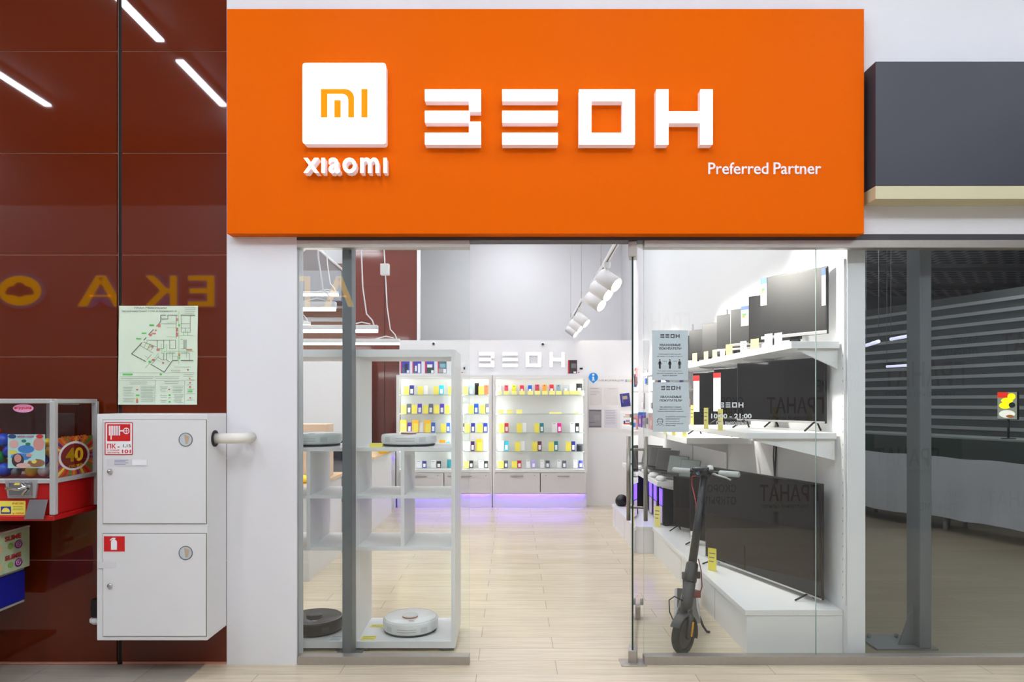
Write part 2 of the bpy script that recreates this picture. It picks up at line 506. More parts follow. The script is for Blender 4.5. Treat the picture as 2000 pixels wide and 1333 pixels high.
# glass door leaf swung into the shop
D0 = Vector((PX(1235.5, SY + 0.02), SY + 0.02, 0)); D1 = Vector((PX(1245, 4.85), 4.85, 0))
dd = (D1 - D0); dl = dd.length; dd.normalize(); dn = Vector((-dd.y, dd.x, 0))   # dn points left of the leaf
DM = Matrix(((dd.x, dn.x, 0, D0.x), (dd.y, dn.y, 0, D0.y), (0, 0, 1, 0), (0, 0, 0, 1)))
dr = T('door_1', 'frameless glass door leaf swung open into the shop', 'door', tuple(D0), kind='structure')
def leaf(b):
    pane(b, 0, dl, 0.012, 2.40, -0.005, 0.01); return b.xform(DM)
leaf(MB()).build('glass_leaf', [GLASS, GEDGE], dr)
for z0, z1, nm in ((2.33, 2.418, 'top_hinge'), (0.0, 0.075, 'bottom_hinge')):
    MB().box(-0.012, 0.10, -0.024, 0.024, z0, z1, 0.003).xform(DM).build(nm, STEEL, dr)
MB().box(dl - 0.1, dl - 0.02, -0.022, 0.022, 0.0, 0.09, 0.004).lathe([(0.012, 0.09), (0.012, 0.13), (0, 0.14)], Matrix.Translation((dl - 0.05, -0.03, 0)), 10).xform(DM).build('floor_lock', STEEL, dr)
hz = 0.97
for sgn in (-1, 1):
    hb = MB().tube([(dl - 0.09, sgn * 0.058, hz - 0.29), (dl - 0.09, sgn * 0.058, hz + 0.29)], 0.0145, 14)
    for z in (hz - 0.2, hz + 0.2):
        hb.tube([(dl - 0.09, sgn * 0.0055, z), (dl - 0.09, sgn * 0.05, z)], 0.009, 10)
    hb.xform(DM).build('handle', mat('satin_steel', (150, 146, 138), 0.32, 1.0), dr)
MB().box(PX(1212, SY), PX(1262, SY), SY - 0.03, SY + 0.075, 0.0, 0.006, 0.002).build('pivot_plate', STEEL, dr)

# ================================================================== SHOP SIGN
ORANGE = mat('orange_board', (226, 97, 0), 0.5, var=0.01, scale=2, spec=0.04)
RETURN = mat('lit_acrylic_side', (224, 214, 216), 0.4, emit=0.16)
SB = 3.86
sg = T('storefront_sign', 'large orange sign board with white lit letters above the shop entrance', 'sign', (PX(1065, SB), SY, PZ(457, SB)))
MB().box(PX(443, SB), PX(1688, SB), SB, SY, PZ(457, SB), PZ(17, SB), 0.003).build('board', ORANGE, sg)
LF = 3.802
def zeon_polys(ch):
    if ch == 'З':
        return [[(0, 1), (1, 1), (1, .6), (.79, .6), (.79, .79), (0, .79)], [(0, .608), (.8, .608), (.8, .398), (0, .398)],
                [(0, .21), (.79, .21), (.79, .41), (1, .41), (1, 0), (0, 0)]]
    if ch == 'Е': return [[(0, a), (1, a), (1, a + .21), (0, a + .21)] for a in (.79, .398, 0)]
    if ch == 'О':
        return [[(0, 0), (1, 0), (1, .21), (0, .21)], [(0, .79), (1, .79), (1, 1), (0, 1)], [(0, .21), (.22, .21), (.22, .79), (0, .79)], [(.78, .21), (1, .21), (1, .79), (.78, .79)]]
    return [[(0, 0), (.215, 0), (.215, 1), (0, 1)], [(.785, 0), (1, 0), (1, 1), (.785, 1)], [(.215, .39), (.785, .39), (.785, .6), (.215, .6)]]
def zeon_letter(b, ch, x0, x1, z0, z1, y, t):
    for p in zeon_polys(ch):
        b.front([(x0 + u * (x1 - x0), z0 + v * (z1 - z0)) for u, v in p], y, t)
    return b
for ch, a, c in (('З', 830, 939), ('Е', 981, 1089.5), ('О', 1131, 1240), ('Н', 1282, 1392)):
    x0, x1, z0, z1 = PX(a, LF), PX(c, LF), PZ(282, LF), PZ(174.5, LF)
    L = zeon_letter(MB(), ch, x0, x1, z0, z1, LF + 0.004, SB - LF - 0.004).build('letter', RETURN, sg)
    zeon_letter(MB(), ch, x0, x1, z0, z1, LF, 0.004).build('lit_face', LIT, L)
def rrect(x0, x1, z0, z1, r, n=5):
    out = []
    for cx, cz, a0 in ((x1 - r, z1 - r, 0), (x0 + r, z1 - r, 90), (x0 + r, z0 + r, 180), (x1 - r, z0 + r, 270)):
        for k in range(n + 1):
            a = math.radians(a0 + 90 * k / n)
            out.append((cx + r * math.cos(a), cz + r * math.sin(a)))
    return out
lb = rrect(PX(591, LF), PX(753.5, LF), PZ(281, LF), PZ(123, LF), 0.016)
LB = MB().front(lb, LF + 0.004, SB - LF - 0.004).build('logo_box', RETURN, sg)
MB().front(lb, LF, 0.004).build('lit_face', LIT, LB)
def lx(u): return PX(560 + u * 0.3, LF)
def lz(v): return PZ(90 + v * 0.3, LF)
def arc(cx, cz, r, a0, a1, n=6):
    return [(cx + r * math.cos(math.radians(a0 + (a1 - a0) * k / n)), cz - r * math.sin(math.radians(a0 + (a1 - a0) * k / n))) for k in range(n + 1)]
mp = [(222, 466), (222, 280)] + arc(380, 340, 60, 90, 0) + [(440, 466), (400, 466)] + arc(362, 351, 38, 0, 90) + [(265, 313), (265, 466)]
lg = MB()
lg.front([(lx(u), lz(v)) for u, v in mp], LF - 0.0015, 0.0015)
lg.front([(lx(u), lz(v)) for u, v in ((310, 466), (310, 353), (353, 353), (353, 466))], LF - 0.0015, 0.0015)
lg.front([(lx(u), lz(v)) for u, v in ((486, 466), (486, 280), (527, 280), (527, 466))], LF - 0.0015, 0.0015)
lg.build('logo_mark', mat('lit_amber', (150, 80, 0), 0.6, emit=0.5, emit_rgb=(255, 150, 0), spec=0.1, var=0), LB)
WMK = MB().text('xıaomı', PX(593, LF), PX(755, LF), PZ(338, LF), PZ(308, LF), LF + 0.003, SB - LF - 0.003, bold=0.013, space=1.16).build('wordmark', RETURN, sg)
MB().text('xıaomı', PX(593, LF), PX(755, LF), PZ(338, LF), PZ(308, LF), LF, 0.003, bold=0.013, space=1.16).build('lit_face', LIT, WMK)
for wd, a_, c_ in (('Preferred', 1383, 1500), ('Partner', 1510.5, 1603)):
    MB().text(wd, PX(a_, SB), PX(c_, SB), PZ(341, SB), PZ(318, SB), SB - 0.006, 0.006, bold=0.008).build('tagline_word', mat('sign_white', (240, 232, 232), 0.5), sg)

# blank grey box sign to the right
gx0, gx1 = 2.07, 5.6
gb = T('blank_sign_board', 'blank dark grey sign board with cream lower edge, right of the orange sign', 'sign', (3.5, SY, PZ(390, 3.8)))
GD = 3.80
MB().box(PX(1710, GD), gx1, GD, SY, PZ(363, GD), PZ(120, GD), 0.003).build('board', mat('slate_board', (54, 55, 65), 0.5, var=0.03, scale=60), gb)
MB().box(PX(1710, GD), gx1, GD, SY, PZ(389, GD), PZ(363.3, GD), 0.002).build('lower_edge', mat('cream_strip', (204, 196, 160), 0.5), gb, label='cream lower edge strip')

# ================================================================== FIRE CABINET
CF = 3.69
CABW = mat('white_enamel', (222, 222, 222), 0.35)
fc = T('fire_cabinet', 'white wall cabinet with two doors, fire hose and extinguisher signs', 'cabinet', (PX(297, CF), SY, PZ(1252, CF)))
cx0, cx1, cz0, cz1 = PX(189, CF), PX(405, CF), PZ(1252, CF), PZ(809, CF)
body = MB().box(cx0, cx1, CF, SY - 0.002, cz0, cz1, 0.004)
body.build('body', CABW, fc)
DGAP = mat('door_gap', (120, 122, 104), 0.7)
for nm, y0, y1 in (('u', 821, 1023), ('l', 1043, 1243)):
    xa, xb, za, zb = PX(202, CF), PX(403, CF), PZ(y1, CF), PZ(y0, CF)
    d = MB().m(1).box(xa - 0.003, xb + 0.003, CF - 0.0015, CF, za - 0.003, zb + 0.003).m(0).box(xa, xb, CF - 0.006, CF - 0.0015, za, zb, 0.002).build('door', [CABW, DGAP], fc)
    yl = 921 if nm == 'u' else 1144
    xl = 216.5
    MB().lathe([(0.014, 0.0), (0.013, 0.008), (0.009, 0.013), (0, 0.013)], Matrix.Translation((PX(xl, CF), CF - 0.006, PZ(yl, CF))) @ Matrix.Rotation(PI / 2, 4, 'X'), 16).build('lock', CHROME, d)
    yd = 859 if nm == 'u' else 1080
    MB().m(0).lathe([(0.037, 0.0), (0.037, 0.003), (0.033, 0.003)], Matrix.Translation((PX(364, CF), CF - 0.006, PZ(yd, CF))) @ Matrix.Rotation(PI / 2, 4, 'X'), 24) \
        .m(1).disc(PX(364, CF), PZ(yd, CF), CF - 0.0072, 0.034, 0.001, 24) \
        .m(2).front([(PX(361, CF), PZ(yd - 10, CF)), (PX(372, CF), PZ(yd - 6, CF)), (PX(368, CF), PZ(yd + 8, CF)), (PX(364, CF), PZ(yd + 9, CF))], CF - 0.0085, 0.001) \
        .build('round_window', [GREYINK, mat('window_disc', (196, 206, 212), 0.25), mat('tan_seal', (186, 164, 136), 0.6)], d)
    if nm == 'u':
        st = MB().m(0).rect(PX(207, CF), PX(260, CF), PZ(888, CF), PZ(826, CF), CF - 0.0072, 0.0008)
        st.m(1)
        for q in ([(207, 826), (260, 826)], [(260, 826), (260, 888)], [(260, 888), (207, 888)], [(207, 888), (207, 826)]):
            st.line([(PX(a, CF), PZ(b, CF)) for a, b in q], 0.004, CF - 0.0082)
        st.rect(PX(211, CF), PX(256, CF), PZ(862, CF), PZ(829, CF), CF - 0.0084)
        st.text('ПК -', PX(211, CF), PX(235, CF), PZ(876.5, CF), PZ(867, CF), CF - 0.0085, bold=0.02)
        st.text('101', PX(240, CF), PX(257, CF), PZ(885.5, CF), PZ(878.5, CF), CF - 0.0085, bold=0.02)
        st.text('О ПОЖАРЕ', PX(211, CF), PX(235, CF), PZ(881, CF), PZ(878.3, CF), CF - 0.0085)
        st.text('ЗВОНИТЬ', PX(211, CF), PX(235, CF), PZ(885.5, CF), PZ(882.8, CF), CF - 0.0085)
        st.m(2).text('1,15', PX(242, CF), PX(257, CF), PZ(875, CF), PZ(868, CF), CF - 0.0085)
        st.m(0)
        for k in range(7):
            st.line([(PX(215.5 + k * 3.3, CF), PZ(832, CF)), (PX(215.5 + k * 3.3, CF), PZ(851, CF))], 0.0058, CF - 0.0095)
        st.line([(PX(219, CF), PZ(851, CF)), (PX(219, CF), PZ(859, CF))], 0.006, CF - 0.0095)
        st.line([(PX(236, CF), PZ(842, CF)), (PX(243, CF), PZ(842, CF))], 0.007, CF - 0.0095)
        ring = [(PX(248.5 + 5.5 * math.cos(a * PI / 8), CF), PZ(842 - 5.5 * math.sin(a * PI / 8), CF)) for a in range(17)]
        st.line(ring, 0.004, CF - 0.0095)
        st.line([(PX(243, CF), PZ(842, CF)), (PX(254, CF), PZ(842, CF))], 0.003, CF - 0.0095).line([(PX(248.5, CF), PZ(837, CF)), (PX(248.5, CF), PZ(847, CF))], 0.003, CF - 0.0095)
        st.build('hose_sticker', [PAPER, RED, INK], d, label='red and white fire hose sticker')
        tp = MB().m(0).rect(PX(210, CF), PX(289, CF), PZ(911, CF), PZ(897, CF), CF - 0.0072, 0.0008).m(1)
        for k in range(4):
            tp.line([(PX(225, CF), PZ(899.5 + k * 2.6, CF)), (PX(252 - 5 * (k % 2), CF), PZ(899.2 + k * 2.6, CF))], 0.0022, CF - 0.008)
        tp.m(2).rect(PX(260, CF), PX(288, CF), PZ(909, CF), PZ(898, CF), CF - 0.009, 0.0015)
        tp.build('paper_strip', [mat('tape', (214, 214, 216), 0.3), mat('blue_pen', (120, 124, 170), 0.7), PAPER], d)
    else:
        st = MB().m(0).rect(PX(204, CF), PX(246, CF), PZ(1078, CF), PZ(1047, CF), CF - 0.0072, 0.0008).m(1)
        for q in ([(204, 1047), (246, 1047)], [(246, 1047), (246, 1078)], [(246, 1078), (204, 1078)], [(204, 1078), (204, 1047)]):
            st.line([(PX(a, CF), PZ(b, CF)) for a, b in q], 0.0022, CF - 0.0082)
        ext = [(218.5, 1074), (218.5, 1058), (220, 1055), (222, 1054), (222, 1052), (217, 1056.5), (216, 1055), (221, 1050.5), (227.5, 1050.5), (227.5, 1052.5), (226, 1052.5), (226, 1054), (228.5, 1055.5), (230, 1058), (230, 1074)]
        st.front([(PX(a, CF), PZ(b, CF)) for a, b in ext], CF - 0.0082, 0.0006)
        st.build('extinguisher_sticker', [RED, PAPER], d, label='red extinguisher sticker')
        MB().rect(PX(192, CF), PX(228, CF), PZ(1110, CF), PZ(1098, CF), CF - 0.0072, 0.0008).build('tape_strip', MATS['tape'], d)
# hose inlet pipe
pd = CF + 0.09
pp = T('water_pipe', 'short white elbow pipe between the fire cabinet side and the white pier', 'pipe', (PX(440, pd), SY, PZ(857, pd)))
pts = [Vector((cx1 + 0.001, pd, PZ(857, pd)))]
ex = PX(470, pd)
pts.append(Vector((ex - 0.05, pd, PZ(857, pd))))
for k in range(1, 7):
    a = k * PI / 12
    pts.append(Vector((ex - 0.05 + 0.05 * math.sin(a), pd + 0.05 - 0.05 * math.cos(a), PZ(857, pd))))
pts.append(Vector((ex, SY - 0.001, PZ(857, pd))))
MB().tube(pts, 0.028, 18).build('pipe', mat('cream_pipe', (232, 228, 218), 0.3), pp)
MB().lathe([(0.045, 0), (0.045, 0.006), (0.03, 0.006)], Matrix.Translation((cx1, pd, PZ(857, pd))) @ Matrix.Rotation(PI / 2, 4, 'Y'), 20).build('collar', BLACKM, pp)
# small fitting peeking out behind the cabinet
sf = T('wall_fitting', 'small black fitting with a white rounded cap, half hidden behind the fire cabinet', 'fitting', (PX(186, 3.9), SY, PZ(1200, 3.9)))
MB().box(PX(181, 3.88), PX(200, 3.88), 3.86, SY - 0.001, PZ(1205, 3.88), PZ(1170, 3.88), 0.004).box(PX(178, 3.88), PX(188, 3.88), 3.87, 3.9, PZ(1190, 3.88), PZ(1184, 3.88), 0.002).build('bracket', BLACK, sf)
MB().lathe([(0, -0.03), (0.02, -0.028), (0.036, -0.01), (0.036, 0.01), (0.02, 0.028), (0, 0.03)], Matrix.Translation((PX(186, 3.88), 3.895, PZ(1213, 3.88))) @ Matrix.Diagonal((1.0, 1, 0.8, 1)), 20).build('cap', WHITE, sf)

# ================================================================== EVACUATION PLAN
EY = SY - 0.006
ep = T('evacuation_plan', 'pale green evacuation floor plan sheet taped on the brown panels', 'poster', (PX(309, EY), SY, PZ(790, EY)))
def ex_(u): return PX(225 + u * 0.15755, EY)
def ez_(v): return PZ(590 + v * 0.15755, EY)
sh = MB()
N = 12
for k in range(N):
    v0, v1 = 50 + (1275 - 50) * k / N, 50 + (1275 - 50) * (k + 1) / N
    def sx(v): return (48 - 14 * ((v - 50) / 1225), 1025 - 12 * ((v - 50) / 1225))
    def yy(v): return EY + 0.0022 * math.sin((v - 50) / 1225 * 5 * PI) * 0.5
    a, c = sx(v0), sx(v1)
    sh.poly([(ex_(a[0]), yy(v0), ez_(v0)), (ex_(c[0]), yy(v1), ez_(v1)), (ex_(c[1]), yy(v1), ez_(v1)), (ex_(a[1]), yy(v0), ez_(v0))], True)
    sh.poly([(ex_(a[0]), yy(v0) + 0.001, ez_(v0)), (ex_(a[1]), yy(v0) + 0.001, ez_(v0)), (ex_(c[1]), yy(v1) + 0.001, ez_(v1)), (ex_(c[0]), yy(v1) + 0.001, ez_(v1))], True)
sh.build('sheet', mat('pale_green_paper', (214, 228, 206), 0.6, var=0.02), ep)
pl = MB(); PY = EY - 0.0022
def L_(pts, w=0.0018): pl.line([(ex_(u), ez_(v)) for u, v in pts], w, PY)
pl.m(0)
L_([(990, 165), (815, 165)], .003); L_([(775, 165), (655, 165), (655, 213), (570, 213)], .0025); L_([(630, 165), (567, 165), (567, 235), (550, 265), (512, 305)], .003)
L_([(478, 342), (415, 408)], .004); L_([(388, 442), (357, 476)], .004); L_([(335, 505), (205, 645), (385, 742)], .0035)
L_([(445, 775), (610, 873), (712, 728), (780, 728)], .0035); L_([(815, 728), (970, 728)], .0035)
L_([(570, 272), (757, 272)], .0015); L_([(757, 165), (757, 455)], .0015)
L_([(390, 476), (750, 476), (750, 580)], .0018); L_([(522, 476), (522, 580), (600, 580)], .0018); L_([(603, 476), (603, 580)], .0018); L_([(677, 476), (677, 580), (750, 580)], .0018)
L_([(820, 165), (820, 375)], .0015); L_([(820, 270), (932, 270)], .0015); L_([(932, 165), (932, 378), (820, 378)], .0015); L_([(820, 325), (932, 325)], .0015); L_([(875, 325), (875, 378)], .0015)
L_([(815, 580), (885, 580)], .0015); L_([(815, 465), (835, 465)], .002)
for k in range(5): L_([(850 + k * 9, 470), (850 + k * 9, 580)], .0009)
L_([(820, 635), (920, 635), (920, 725)], .0018); L_([(570, 635), (600, 635), (600, 718)], .0018); L_([(637, 718), (637, 635), (745, 635)], .0018); L_([(710, 635), (710, 720)], .0018)
L_([(535, 690), (580, 720), (640, 720), (680, 748)], .0018); L_([(310, 540), (475, 635)], .0015); L_([(450, 655), (395, 718)], .0015); L_([(545, 670), (455, 770)], .0015); L_([(350, 500), (520, 560)], .0012); L_([(715, 675), (775, 675), (775, 720)], .0012)
for (a, b, c) in ((360, 560, 500), (400, 590, 530), (440, 600, 560)): L_([(a, b), (a + 40, c - 10)], .001)
pl.text('ПЛАН ЭВАКУАЦИИ', ex_(240), ex_(640), ez_(88), ez_(66), PY, .0006)
pl.text('Торговый центр "Гранат", 1 этаж, ул. Воронянского, 46', ex_(82), ex_(765), ez_(126), ez_(104), PY, .0006)
for (u0, u1, v0, n, dv) in ((860, 1000, 75, 4, 22), (730, 940, 808, 1, 20), (690, 810, 850, 2, 20), (845, 985, 878, 3, 22), (65, 475, 930, 2, 22), (495, 800, 930, 2, 22), (180, 400, 995, 2, 22),
                            (610, 790, 990, 2, 24), (100, 220, 1060, 4, 20), (315, 495, 1045, 5, 19), (320, 480, 1140, 3, 17), (100, 240, 1140, 2, 26), (100, 245, 1198, 3, 20), (320, 490, 1192, 3, 24),
                            (560, 650, 1055, 4, 19), (710, 850, 1045, 5, 19), (560, 650, 1160, 2, 26), (560, 640, 1220, 2, 24), (730, 850, 1150, 6, 19), (880, 990, 970, 1, 20), (895, 960, 1028, 1, 20), (890, 985, 1082, 1, 20), (880, 995, 1138, 1, 20), (890, 985, 1218, 1, 20)):
    for k in range(n):
        pl.line([(ex_(u0 + (k % 2) * 8), ez_(v0 + k * dv)), (ex_(u1 - ((k * 37) % 30)), ez_(v0 + k * dv))], 0.0011, PY)
L_([(48, 880), (840, 880)], .0006); L_([(48, 975), (860, 975)], .0006); L_([(500, 975), (490, 1270)], .0006); L_([(865, 975), (860, 1270)], .0006)
pl.m(1)
def G_(u0, u1, v0, v1): pl.rect(ex_(u0), ex_(u1), ez_(v1), ez_(v0), PY - 0.0003, 0.0005)
for q in ((425, 482, 279, 296), (330, 388, 382, 398), (262, 320, 449, 466), (785, 802, 275, 305), (95, 218, 890, 910), (258, 302, 1150, 1168), (665, 690, 1148, 1166), (665, 690, 1232, 1248), (900, 960, 1100, 1116), (555, 580, 888, 910), (790, 806, 685, 708), (415, 445, 730, 755)): G_(*q)
def GL(pts): pl.line([(ex_(u), ez_(v)) for u, v in pts], 0.0012, PY - 0.0003)
GL([(790, 120), (790, 770)]); GL([(570, 612), (975, 612)]); GL([(540, 640), (375, 820)]); GL([(640, 250), (760, 250)]); GL([(640, 320), (755, 320)]); GL([(640, 433), (755, 433)]); GL([(790, 420), (975, 420)])
GL([(573, 520), (573, 610)]); GL([(640, 525), (640, 610)]); GL([(680, 612), (680, 700)]); GL([(615, 612), (615, 690)]); GL([(885, 612), (885, 690)]); GL([(360, 500), (470, 540)]); GL([(370, 670), (420, 700)]); GL([(530, 720), (570, 748)]); GL([(848, 360), (848, 420)]); GL([(900, 360), (900, 420)])
pl.m(2)
for q in ((530, 565, 278, 315), (495, 515, 345, 362), (455, 505, 384, 402), (425, 455, 400, 425), (760, 782, 205, 232), (760, 782, 322, 368), (760, 782, 380, 430), (440, 470, 545, 562), (515, 550, 585, 608), (455, 490, 710, 730), (585, 606, 748, 768), (785, 805, 648, 670), (885, 955, 585, 600), (262, 288, 1082, 1098), (262, 286, 1210, 1252), (662, 682, 1080, 1094), (895, 915, 834, 852), (920, 940, 995, 1012), (918, 942, 1048, 1064), (922, 942, 1182, 1198), (662, 690, 1186, 1192)):
    u0, u1, v0, v1 = q; pl.rect(ex_(u0), ex_(u1), ez_(v1), ez_(v0), PY - 0.0003, 0.0005)
pl.m(3)
for u, v in ((418, 562), (795, 640), (274, 1198), (925, 950)):
    pl.front([(ex_(u - 12), ez_(v + 10)), (ex_(u + 12), ez_(v + 10)), (ex_(u), ez_(v - 14))], PY - 0.0004, 0.0005)
pl.build('printed_plan', [mat('plan_ink', (86, 98, 82), 0.8), mat('plan_green', (96, 200, 92), 0.7), mat('plan_red', (206, 120, 112), 0.7), mat('plan_amber', (196, 176, 40), 0.7)], ep)

# ================================================================== TOY VENDING MACHINES
VR = mat('vending_red', (176, 14, 14), 0.35)
ALU = mat('aluminium_frame', (196, 196, 194), 0.38, 0.35)
CLEAR = glass_mat('clear_plastic', (0.93, 0.93, 0.94))
vx0, vx1, vy0, vy1 = -2.99, PX(105, 3.55), 3.55, 3.905
vb, vmid, vtop = PZ(1018, 3.55), PZ(940, 3.55), PZ(784, 3.55)
vm = T('toy_capsule_machine', 'red toy capsule vending machine with clear top and yellow price poster', 'vending machine', ((vx0 + vx1) / 2, (vy0 + vy1) / 2, vb))
MB().box(vx0, vx1, vy0, vy1, vb + 0.03, vmid, 0.006).box(vx0 - 0.006, vx1 + 0.006, vy0 - 0.012, vy1, vb, vb + 0.03, 0.008).build('body', VR, vm)
fr = MB()
for x in (vx0, vx1):
    for y in (vy0, vy1):
        fr.box(x - 0.014, x + 0.014, y - 0.014, y + 0.014, vb + 0.032, vtop, 0.003)
for z in (vmid, vtop):
    for y in (vy0, vy1): fr.box(vx0, vx1, y - 0.012, y + 0.012, z - 0.012, z + 0.012, 0.003)
    for x in (vx0, vx1): fr.box(x - 0.012, x + 0.012, vy0, vy1, z - 0.012, z + 0.012, 0.003)
fr.box(-2.52, -2.50, 3.74, 3.755, vmid, vtop)
fr.build('frame', ALU, vm)
cl = MB()
for (p, q) in (((vx0, vy0), (vx1, vy0)), ((vx1, vy0), (vx1, vy1))):
    cl.poly([(p[0], p[1], vmid), (q[0], q[1], vmid), (q[0], q[1], vtop), (p[0], p[1], vtop)])
cl.build('clear_panel', CLEAR, vm)
MB().box(vx0, vx1, vy0, vy1, vtop + 0.002, vtop + 0.012, 0.002).build('lid', ALU, vm)
# coin mechanism
fy = vy0 - 0.001
def vp(px): return PX(px, vy0)
def vz(py): return PZ(py, vy0)
cm = MB().prism([(vp(13), fy, vz(938)), (vp(19), fy, vz(973)), (vp(72), fy, vz(973)), (vp(77), fy, vz(937))], (0, -0.012, 0)).build('coin_mechanism', SILVER, vm)
MB().box(vp(22), vp(67), fy - 0.02, fy - 0.012, vz(969), vz(941), 0.003).tube([(vp(20), fy - 0.03, vz(953)), (vp(48), fy - 0.032, vz(955)), (vp(60), fy - 0.03, vz(949))], 0.008, 8).tube([(vp(48), fy - 0.028, vz(944)), (vp(60), fy - 0.03, vz(955)), (vp(50), fy - 0.028, vz(966))], 0.006, 8).build('crank', CHROME, cm)
MB().front([(vp(33), vz(947)), (vp(36), vz(943)), (vp(46), vz(943)), (vp(49), vz(947))], fy - 0.022, 0.002).build('coin_arrow', YELLOW, cm)
MB().prism([(vp(60), fy - 0.002, vz(976)), (vp(54), fy - 0.02, vz(1013)), (vp(92), fy - 0.02, vz(1013)), (vp(96), fy - 0.002, vz(976))], (0, -0.006, 0)).build('dispenser_flap', CHROME, vm)
yl = MB().m(0).rect(vp(-60), vp(50), vz(1008), vz(979), fy - 0.0005, 0.001)
yl.m(1).rect(vp(2), vp(22), vz(1004), vz(990), fy - 0.0012)
yl.m(0).front([(vp(12 + 8 * math.cos(a * PI / 8)), vz(1001) + (vz(992) - vz(1001)) * math.sin(a * PI / 8)) for a in range(9)], fy - 0.0022, 0.001)
yl.m(2).text('ИТ-ИНТ ПЛЮС', vp(25), vp(48), vz(986), vz(982), fy - 0.0012).m(3)
for k in range(3): yl.line([(vp(26), vz(990 + k * 3)), (vp(46), vz(990 + k * 3))], 0.0025, fy - 0.0012)
yl.m(2).text('у тебя!', vp(25), vp(47), vz(1006), vz(1001), fy - 0.0012)
yl.build('yellow_sticker', [YELLOW, mat('sticker_blue', (30, 50, 150), 0.5), RED, mat('olive_ink', (150, 140, 40), 0.6)], vm, label='yellow instruction sticker')
ov = MB().m(0).disc(vp(46), vz(798), vy0 - 0.0025, 0.053, 0.001, 24, 0.022).m(1).text('игрушки', vp(29), vp(62), vz(801), vz(795), vy0 - 0.0035, 0.001, bold=0.01)
ov.build('oval_sticker', [mat('pink_oval', (226, 150, 190), 0.5), RED], vm)
# front picture poster: soft shapes only
fp = MB().m(0).rect(vp(14), vp(87), vz(915), vz(849), vy0 + 0.004, 0.001)
rn = random.Random(3)
for k, (u, v, r, rv, c) in enumerate(((50, 878, 16, 8, 1), (40, 893, 20, 7, 1), (26, 868, 9, 8, 2), (75, 868, 11, 13, 3), (34, 900, 12, 13, 4), (34, 896, 7, 8, 3), (70, 905, 17, 8, 5), (46, 862, 5, 3, 6), (54, 868, 5, 3, 6), (24, 884, 8, 4, 7), (56, 890, 6, 3, 3), (45, 910, 14, 5, 2), (66, 902, 5, 4, 7), (23, 853, 8, 4, 8), (77, 853, 7, 4, 9), (62, 898, 7, 3, 0))):
    fp.m(c).disc(vp(u), vz(v), vy0 + 0.0032 - k * 0.00012, abs(vp(u + r) - vp(u)), 0.0006, 16, abs(vz(v) - vz(v + rv)))
fp.m(10).text('МИНИ НАБОР', vp(34), vp(66), vz(855.5), vz(851), vy0 + 0.001)
fp.build('picture_poster', [mat('poster_mint', (178, 222, 216), 0.5), mat('poster_blue', (60, 130, 200), 0.5), mat('poster_pink', (226, 178, 170), 0.5), mat('poster_rose', (214, 150, 140), 0.5), mat('poster_dark', (58, 44, 42), 0.5), mat('poster_tan', (150, 104, 66), 0.5), mat('poster_green', (34, 130, 100), 0.5), YELLOW, mat('poster_navy', (30, 60, 130), 0.5), RED, mat('poster_magenta', (196, 60, 140), 0.5)], vm, label='pale picture poster with soft coloured shapes')
# side price poster on the right face
sp = MB()
def sy(px):   # pixel on the right face -> depth
    return vx1 * F / (px - 1000.0)
def PS(u, v):  # u 0..1 front to back, v 0..1 bottom to top
    y = vy0 + 0.02 + u * 0.315
    return (y, vmid + 0.014 + v * 0.205)
def side(poly, off, mi):
    sp.m(mi).prism([(vx1 - 0.004 + off, PS(u, v)[0], PS(u, v)[1]) for u, v in poly], (0.0008, 0, 0))
side([(0, 0), (1, 0), (1, 1), (0, 1)], 0, 0)
for k in range(26):
    a0, a1 = 2 * PI * k / 26, 2 * PI * (k + 0.5) / 26
    pts = [(0.5, 0.5)]
    for a in (a0, (a0 + a1) / 2, a1):
        c, s_ = math.cos(a), math.sin(a); t_ = 0.5 / max(abs(c), abs(s_)); pts.append((0.5 + c * t_, 0.5 + s_ * t_))
    side(pts, 0.0006 + 0.00002 * k, [1, 2, 3, 4, 5][k % 5])
def circ(cu, cv, ru, rv, n=24): return [(cu + ru * math.cos(2 * PI * k / n), cv + rv * math.sin(2 * PI * k / n)) for k in range(n)]
side(circ(.48, .5, .42, .38), 0.0016, 6)
side(circ(.48, .5, .36, .325), 0.0024, 7)
sp.build('price_poster', [mat('pp_orange', (214, 90, 30), 0.5), mat('pp_purple', (110, 40, 130), 0.5), YELLOW, RED, mat('pp_green', (70, 150, 60), 0.5), mat('pp_orange2', (230, 140, 40), 0.5), PAPER, mat('pp_maroon', (130, 24, 24), 0.5)], vm, label='bright sunburst price poster')
for (wd, q0, q1, q2, q3, bo, mm) in (('40', 0.0, 0.15, 0.0, 0.075, .03, mat('gold_print', (244, 196, 30), 0.5)), ('СТОИМОСТЬ', -0.04, 0.19, 0.115, 0.14, .02, mat('orange_print', (240, 130, 40), 0.5)), ('РУБЛЕЙ', 0.03, 0.14, -0.03, -0.012, .01, mat('gold_print', (244, 196, 30), 0.5))):
    nb = MB().text(wd, q0, q1, q2, q3, 0, 0.001, bold=bo)
    nb.xform(Matrix.Translation((vx1, vy0 + 0.095, vmid + 0.085)) @ Matrix.Rotation(PI / 2, 4, 'Z'))
    nb.build('price_lettering', mm, vm)
